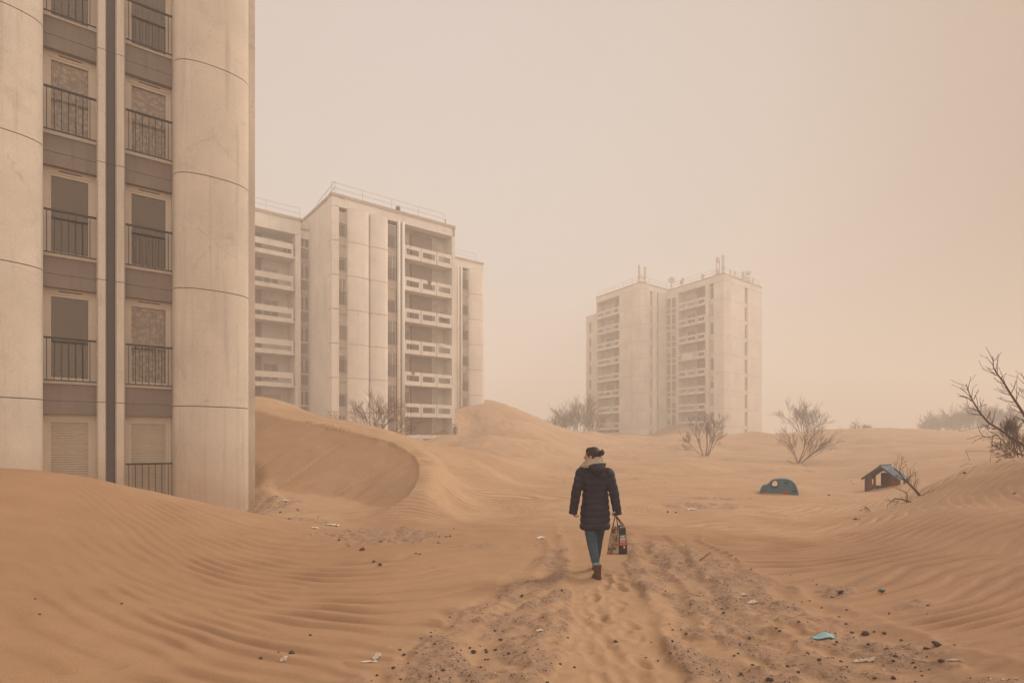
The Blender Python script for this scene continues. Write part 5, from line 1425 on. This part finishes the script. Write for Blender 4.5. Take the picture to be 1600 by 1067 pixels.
# broken branches
def branch_thing(polys, Y, name, label, cat, seed, matn='bark', org=(1160, 700), sc_=5.3333, twigs=1.0, group=None, pin=None):
    P = [[ray(org[0] + x / sc_, org[1] + y / sc_, Y) for x, y, *_ in pl] for pl in polys]
    b0 = P[0][0].copy(); g = tz(b0.x, b0.y)
    sh = Vector((0, 0, g - b0.z - .01))
    rnd = random.Random(seed); root = empty(name, (b0.x, b0.y, g), 0, label, cat, group)
    A, B = MB(), MB()
    for pl, raw in zip(P, polys):
        pl = [v + sh for v in pl]; n = len(pl); r0 = raw[0][2] if len(raw[0]) > 2 else .012
        A.tube(pl, [max(.003, r0 * (1 - .8 * i / (n - 1))) for i in range(n)], 6)
        for i in range(n - 1):
            for k in range(int(3 * twigs)):
                p = pl[i].lerp(pl[i + 1], rnd.random()); bd = (pl[i + 1] - pl[i]).normalized(); side = Vector((bd.z, rnd.uniform(-.5, .5), -bd.x)) * rnd.choice((-1, 1))
                grow(A, B, p, bd * .6 + side * .8, rnd.uniform(.06, .2), .004, 1, rnd, .5, nk=(0, 2), minr=.0025, split_at=9, seg=3)
    A.build('branch', M[matn], root); B.build('twigs', M[matn], root)
branch_thing([[(1480, 410, .030), (1440, 360), (1390, 312), (1345, 266), (1290, 200), (1262, 178)], [(1385, 305, .014), (1370, 270), (1400, 240), (1432, 208)], [(1340, 262, .010), (1310, 205), (1325, 140), (1332, 85)],
              [(1420, 340, .010), (1445, 300), (1440, 215)], [(1400, 320, .010), (1330, 270), (1268, 220), (1215, 190)], [(1388, 308, .008), (1400, 240), (1400, 180)]], 12.6, 'dead_tree', 'dead leaning tree top sticking out of the sand beside the playhouse', 'tree', 40, group=GT)
branch_thing([[(1405, 432, .020), (1340, 412), (1268, 402), (1240, 430), (1205, 460)], [(1370, 440, .014), (1374, 380), (1368, 352), (1300, 325), (1240, 300)], [(1300, 420, .010), (1290, 440), (1250, 462)]], 12.2, 'fallen_branch', 'forked broken branch lying below the dead tree top', 'branch', 41, twigs=.7)
def stick(px0, py0, px1, py1, r, label, mat='bark', name='stick', group='dry sticks lying on the right dune'):
    a = on_ground(px0, py0); c = on_ground(px1, py1); root = MB(); m_ = a.lerp(c, .5); m_.z = tz(m_.x, m_.y) + .012
    root.tube([a + Vector((0, 0, r)), m_ + Vector((0, 0, r)), c + Vector((0, 0, r * 1.6))], [r, r * .85, r * .6], 6)
    root.tube([m_ + Vector((0, 0, r)), m_ + Vector((.03, .02, r + .03))], [r * .6, r * .3], 5)
    o = root.build(name, M[mat]); tag(o, label, name.replace('_', ' '), group)
stick(1584, 721, 1595, 714, .012, 'knobbly stick lying on the crest near the right edge')
stick(1557, 723, 1565, 720, .008, 'short stick below the leafy shrub on the right dune')
stick(1230, 721, 1242, 724, .02, 'dark branch piece lying left of the leaning shrub base')
stick(1255, 727, 1262, 731, .014, 'small branch piece lying just below the leaning shrub')
stick(1440, 776, 1460, 767, .007, 'thin twig lying right of the dead tree top')
stick(1352, 794, 1360, 801, .012, 'twig stub poking from the sand below the fallen branch')
stick(1094, 877, 1110, 866, .010, 'thin stick leaning on the right bank of gravel')
# climbing plant at the foot of the second tower corner
p = on_ground(711, 679, 45, 62)
pr = empty('dead_plant', tuple(p), 0, 'small dark dried plant at the foot of the second tower corner', 'plant')
mb = MB(); rnd = random.Random(3)
for k in range(90):
    c = p + Vector((rnd.gauss(0, .13) , rnd.gauss(0, .1), abs(rnd.gauss(.45, .28)))); u = Vector((rnd.uniform(-1, 1), rnd.uniform(-1, 1), rnd.uniform(-1, 1))).normalized(); v = u.orthogonal()
    mb.add([c - u * .07, c - v * .05, c + u * .07, c + v * .05], [(0, 1, 2, 3)])
mb.build('leaves', M['bark_mid'], pr)
mb = MB(); mb.tube([p - Vector((0, 0, .1)), p + Vector((.05, 0, .5)), p + Vector((-.05, 0, 1.0))], [.03, .02, .01], 5); mb.build('stem', M['bark_mid'], pr)
# ================================================================== litter
M['maskblue'] = simple('pale_blue_fleece', (.24, .40, .44), .8, .08, 20); M['paper'] = simple('white_paper', (.62, .56, .50), .7, .08, 8)
M['loop'] = simple('white_elastic', (.6, .55, .5), .7, .05); M['tealplastic'] = simple('teal_plastic', (.03, .085, .085), .5, .2, 10)
p = on_ground(1286, 998)
fm_ = empty('face_mask', tuple(p), 0, 'pale blue disposable face mask lying on the gravel', 'face mask')
mb = MB(); vs = []; nU, nV = 12, 8
ax = Vector((.97, -.22, 0)); ay = Vector((.22, .97, 0))
for j in range(nV + 1):
    for i in range(nU + 1):
        u = i / nU * 2 - 1; v = j / nV * 2 - 1; k = 1 - .45 * abs(u) ** 3
        q_ = p + ax * (u * .086) + ay * (v * .052 * k); q_.z = tz(q_.x, q_.y) + .012 + .012 * (1 - u * u) * (1 - v * v) + .002 * sin(v * 16)
        vs.append(q_)
mb.add(vs, [(j * (nU + 1) + i, j * (nU + 1) + i + 1, (j + 1) * (nU + 1) + i + 1, (j + 1) * (nU + 1) + i) for j in range(nV) for i in range(nU)])
o = mb.build('mask_panel', M['maskblue'], fm_, True); s_ = o.modifiers.new('thick', 'SOLIDIFY'); s_.thickness = .003
for sg in (-1, 1):
    mb = MB(); pts = []
    for k in range(13):
        a = pi * k / 12; q_ = p + ax * (sg * (.080 + .035 * sin(a))) + ay * (.045 * cos(a)); q_.z = tz(q_.x, q_.y) + .006; pts.append(q_)
    mb.tube(pts, .0022, 5); mb.build('ear_loop', M['loop'], fm_, True)
def crumple(px, py, wd, dp, ht, mat, name, label, cat, seed, rz=0., group=None):
    p = on_ground(px, py); rnd = random.Random(seed); mb = MB(); n, m_ = 9, 6; vs = []
    for j in range(m_ + 1):
        for i in range(n + 1):
            u = i / n * 2 - 1; v = j / m_ * 2 - 1; e_ = 1 + rnd.uniform(-.14, .14)
            x = u * wd / 2 * e_; y = v * dp / 2 * e_; q_ = p + Vector((x * cos(rz) - y * sin(rz), x * sin(rz) + y * cos(rz), 0))
            q_.z = tz(q_.x, q_.y) + .004 + ht * abs(mnoise.noise(Vector((u * 1.7 + seed, v * 1.7, seed)))) * 2 * (1 - .5 * u * u) + rnd.uniform(0, ht * .25); vs.append(q_)
    mb.add(vs, [(j * (n + 1) + i, j * (n + 1) + i + 1, (j + 1) * (n + 1) + i + 1, (j + 1) * (n + 1) + i) for j in range(m_) for i in range(n)])
    o = mb.build(name, mat); s_ = o.modifiers.new('thick', 'SOLIDIFY'); s_.thickness = .0025
    tag(o, label, cat, group); return o
LG = 'white paper scraps scattered on the sand'
crumple(844, 841, .13, .12, .03, M['paper'], 'paper_scrap', 'crumpled white paper ball left of the walking woman', 'paper', 1, .2)
crumple(577, 1035, .11, .025, .012, M['paper'], 'plastic_strip', 'torn white strip of plastic in the lower left foreground', 'litter', 2, .35)
crumple(589, 1031, .05, .045, .03, M['paper'], 'plastic_scrap', 'crushed white bottle neck at the end of the torn strip', 'litter', 3, .8)
crumple(519, 821, .26, .14, .03, M['paper'], 'paper_scrap', 'pale paper scrap by the gravel patch under the left block', 'paper', 4, .1)
crumple(493, 825, .12, .08, .02, M['paper'], 'paper_scrap', 'small pale scrap at the dune edge below the left block', 'paper', 5, .1)
crumple(443, 1032, .05, .03, .02, M['stone_pale'], 'paper_scrap', 'pale crumpled bit in the lower left sand', 'paper', 6, .1)
crumple(1350, 1034, .13, .035, .02, M['stone_pale'], 'plastic_strip', 'pale twisted strip in the gravel right of the mask', 'litter', 7, -.4)
crumple(1487, 1034, .07, .012, .012, M['paper'], 'plastic_strip', 'thin white strip near the lower right corner', 'litter', 8, .05)
crumple(1176, 943, .10, .07, .015, M['stone_pale'], 'paper_scrap', 'pale scrap in the middle of the right gravel bank', 'paper', 9, .3)
crumple(1162, 931, .07, .05, .015, M['stone_pale'], 'paper_scrap', 'pale scrap a step beyond another on the right gravel bank', 'paper', 10, .3)
crumple(843, 987, .05, .04, .015, M['paper'], 'paper_scrap', 'little pale scrap on the left gravel bank', 'paper', 11, .3)
crumple(1080, 797, .22, .1, .03, M['paper'], 'paper_scrap', 'white scrap in the middle distance right of the woman', 'paper', 12, .1)
crumple(446, 783, .14, .1, .05, M['paper'], 'paper_scrap', 'white scrap in the gravel at the foot of the slip face', 'paper', 13, .1)
# ------------------------------------------------------------------ stones
def stone_mesh(seed, mat, name='stone'):
    rnd = random.Random(seed); bm = bmesh.new(); bmesh.ops.create_icosphere(bm, subdivisions=2, radius=1)
    sc_ = Vector((rnd.uniform(.8, 1.25), rnd.uniform(.7, 1.1), rnd.uniform(.5, .8)))
    for v in bm.verts:
        k = 1 + .55 * mnoise.noise(v.co * 1.3 + Vector((seed * 3.1, 0, 0))) + .18 * mnoise.noise(v.co * 4 + Vector((seed, 5, 0)))
        v.co = Vector((v.co.x * sc_.x, v.co.y * sc_.y, v.co.z * sc_.z)) * k
    me_ = bpy.data.meshes.new(name); bm.to_mesh(me_); bm.free(); me_.materials.append(mat); return me_
SM = [stone_mesh(i, M['stone']) for i in range(9)]; SP_ = [stone_mesh(20 + i, M['stone_pale']) for i in range(4)]
rs = random.Random(8)
def stone(px, py, size, label, group, pale=False, p=None, mat=None):
    p = on_ground(px, py) if p is None else p
    o = bpy.data.objects.new('stone', rs.choice(SP_ if pale else SM)); COL.objects.link(o)
    o.location = (p.x, p.y, p.z + size * .18); o.scale = (size, size, size); o.rotation_euler = (rs.uniform(-.4, .4), rs.uniform(-.4, .4), rs.uniform(0, 6.28))
    tag(o, label, 'stone', group); return o
g1, g2, g3, g4 = 'dark stones on the left gravel bank', 'dark stones on the right gravel bank', 'dark stones around the left gravel hollow', 'dark stones on the open sand'
L1, L2, L3 = 'small dark stone on the churned bank left of the footprints', 'small dark stone on the churned bank right of the footprints', 'dark stone in the gravel hollow between the left block and the track'
# photo-placed ones (pixel, radius in mm at its distance)
for x, y, s_ in ((485,992,17),(703,965,13),(707,979,12),(673,989,13),(674,994,10),(658,998,13),(679,1008,11),(625,1017,15),(631,1023,16),(651,1020,11),(707,1013,13),(734,1012,14),(740,1021,30),(692,1048,17),(760,1019,17),(774,987,15),(783,1001,18),(795,1022,16),(720,1017,11),(758,1031,14),(716,1033,11),(751,1042,12),(614,1046,16),(589,1057,13),(626,1062,13),(638,1037,10),(816,932,22),(774,1016,16),(782,1000,17),(795,1021,18),(759,1017,17),(820,1020,12),(878,924,16),(849,964,13),(825,908,13),(921,967,10),(887,998,14),(898,1044,13),(875,1038,13),(763,1030,14),(855,1067,14)):
    stone(x, y, s_ / 1000 * .8, L1, g1)
for x, y, s_ in ((1150,873,14),(1026,872,12),(1040,924,15),(1080,945,13),(1046,975,14),(1051,985,12),(1064,986,11),(1072,990,15),(1050,1002,14),(1075,1018,11),(1028,1033,14),(1085,1024,11),(1009,1028,13),(1131,958,16),(1128,952,15),(1154,878,15),(1174,890,16),(1138,883,13),(1235,899,14),(1270,907,12),(1276,913,13),(1300,934,16),(1240,944,15),(1253,942,13),(1265,940,14),(1284,950,12),(1323,954,16),(1311,964,15),(1248,975,13),(1262,972,12),(1231,950,13),(1158,938,12),(1171,997,16),(1213,985,15),(1218,986,14),(1305,990,14),(1331,989,16),(1322,976,15),(1366,987,14),(1382,990,22),(1357,1008,18),(1304,1008,18),(1308,1003,14),(1262,1022,16),(1280,1031,17),(1314,1034,18),(1399,1026,18),(1396,1034,16),(1350,1031,16),(1231,1042,20),(1247,1050,17),(1201,1062,22),(1205,1064,18),(1396,1061,24),(1367,1060,18),(1427,1037,14),(1430,1044,13),(1450,1014,13),(1446,1013,17),(1409,1000,14),(1389,960,12),(1390,958,13),(1147,1025,16),(1153,1022,14),(1176,1039,14),(1158,1054,17)):
    stone(x, y, s_ / 1000 * .8, L2, g2)
for x, y, s_ in ((566,860,60),(530,845,34),(545,853,26),(595,846,26),(584,878,28),(594,885,34),(650,865,24),(656,866,26),(697,839,34),(703,838,34),(685,849,26),(686,839,22),(676,836,22),(600,844,22),(547,831,24),(438,801,45),(407,749,28),(418,761,34),(432,776,26),(447,785,34),(465,797,30),(468,801,26),(497,809,28),(451,811,34),(455,812,30),(427,775,22),(470,813,26),(709,826,22)):
    stone(x, y, s_ / 1000 * .75, L3, g3)
for x, y, s_, lab in ((455,1021,34,'largest dark stone alone in the lower left sand'),(407,1029,20,'dark stone left of the largest one in the lower left sand'),(435,1019,14,'small dark stone just left of the largest in the lower left sand'),(1295,774,50,'dark round stone between the toy car and the playhouse'),(1314,926,32,'dark stone with a chipped top on the sand left of the teal lump'),(1434,741,40,'dark round stone above the dead tree top'),(1465,1009,36,'brown stone with a pointed top near the right edge of the gravel'),(1352,992,36,'long grey stone at the outer edge of the right gravel'),(1471,1036,28,'dark stone beside the thin white strip at lower right'),(1322,750,30,'dark stone left of the playhouse'),(1333,757,30,'dark stone between another and the playhouse wall'),(1330,753,26,'small dark stone just left of the playhouse'),(1345,797,22,'dark stone below the fallen branch'),(1343,812,26,'dark stone beside the orange leaf clump'),(1507,741,34,'dark stone low on the right dune flank'),(1585,772,26,'dark stone high on the right dune near the edge'),(882,751,34,'lone dark stone on the pale sand left of the woman'),(1043,800,34,'dark stone at the near edge of the far gravel streak'),(1056,801,28,'second dark stone at the near edge of the far gravel streak'),(962,1003,24,'dark pointed stone lying in the middle of the footprints'),(1450,947,16,'tiny dark stone alone on the right sand'),(1018,1005,10,'tiny chip at the right side of the footprints'),(55,936,14,'tiny dark chip on the left dune slope'),(62,961,12,'tiny dark chip below another on the left dune slope'),(190,945,14,'tiny brown chip in the ripples of the left dune')):
    stone(x, y, s_ / 1000 * .8, lab, g4)
o = stone(1377, 924, .028, 'teal green lump of plastic alone on the rippled sand', None); o.name = 'plastic_lump'; o['category'] = 'litter'; o.data = stone_mesh(77, M['tealplastic'], 'plastic_lump')
M['orange'] = simple('rust_leaf', (.26, .10, .055), .9, .3, 30)
o = stone(1337, 812, .04, 'rust coloured leaf clump on the lee of the right dune', None); o.name = 'leaf_clump'; o['category'] = 'leaves'; o.data = stone_mesh(78, M['orange'], 'leaf_clump')
# ground gravel nobody could count: one object
def scatter(name, label, n, mat, gen, smin, smax, seed):
    r_ = np.random.default_rng(seed); base = []
    t0 = (1 + 5 ** .5) / 2
    ico = np.array([(-1, t0, 0), (1, t0, 0), (-1, -t0, 0), (1, -t0, 0), (0, -1, t0), (0, 1, t0), (0, -1, -t0), (0, 1, -t0), (t0, 0, -1), (t0, 0, 1), (-t0, 0, -1), (-t0, 0, 1)]) / 1.9
    fc = np.array([(0, 11, 5), (0, 5, 1), (0, 1, 7), (0, 7, 10), (0, 10, 11), (1, 5, 9), (5, 11, 4), (11, 10, 2), (10, 7, 6), (7, 1, 8), (3, 9, 4), (3, 4, 2), (3, 2, 6), (3, 6, 8), (3, 8, 9), (4, 9, 5), (2, 4, 11), (6, 2, 10), (8, 6, 7), (9, 8, 1)])
    X, Y = gen(r_, n); n = len(X); Z = terrain(X, Y)
    sz = smin + (smax - smin) * r_.random(n) ** 3.0
    V_ = ico[None] * (1 + .35 * r_.standard_normal((n, 12, 1)).clip(-1.5, 1.5)) * np.stack([r_.uniform(.7, 1.5, n), r_.uniform(.6, 1.1, n), r_.uniform(.4, .8, n)], 1)[:, None]
    a = r_.uniform(0, 2 * pi, n); ca, sa = np.cos(a)[:, None], np.sin(a)[:, None]
    V_ = np.stack([V_[..., 0] * ca - V_[..., 1] * sa, V_[..., 0] * sa + V_[..., 1] * ca, V_[..., 2]], -1) * sz[:, None, None]
    V_ += np.stack([X, Y, Z + sz * .15], 1)[:, None]
    F_ = (fc[None] + (np.arange(n) * 12)[:, None, None]).reshape(-1)
    me_ = bpy.data.meshes.new(name); me_.vertices.add(n * 12); me_.vertices.foreach_set('co', V_.astype(np.float32).ravel())
    me_.loops.add(len(F_)); me_.loops.foreach_set('vertex_index', F_.astype(np.int32)); me_.polygons.add(len(F_) // 3); me_.polygons.foreach_set('loop_start', np.arange(0, len(F_), 3, dtype=np.int32))
    me_.update(); me_.materials.append(mat); o = bpy.data.objects.new(name, me_); COL.objects.link(o); tag(o, label, kind='stuff', cat='gravel'); return o
def gen_band(r_, n):
    m_ = n * 14; X = r_.uniform(-8.5, 8.5, m_); Y = 3.2 + 22 * r_.random(m_) ** 1.9
    g_ = terrain(X, Y, True)[1]; k = (r_.random(m_) < np.clip(g_, 0, 1) ** 2.2 * 1.0); X, Y = X[k], Y[k]
    return X[:n], Y[:n]
def gen_sparse(r_, n): 
    X = r_.uniform(-1, 5.5, n); Y = 3.3 + 8 * r_.random(n); return X, Y
scatter('gravel', 'fine dark gravel and grit strewn along the churned track', 9500, M['stone'], gen_band, .0015, .008, 1)
scatter('pale_grit', 'pale chips and broken shell grit in the churned track', 1500, M['stone_pale'], gen_band, .002, .010, 2)
# ------------------------------------------------------------------ haze
mb = MB(); mb.box(-310, 310, -70, 330, -3, 42)
hz, t, b = mat_new('dust_haze'); t.nodes.remove(b)
pv = nn(t, 'ShaderNodeVolumePrincipled')
pv.inputs['Color'].default_value = (.99, .94, .89, 1); pv.inputs['Density'].default_value = HAZE_D
pv.inputs['Anisotropy'].default_value = 0.0
t.links.new(pv.outputs[0], t.nodes['Material Output'].inputs['Volume'])
haze = mb.build('haze', hz)
tag(haze, 'pale dust hanging in the air over the whole estate', 'haze', kind='stuff')
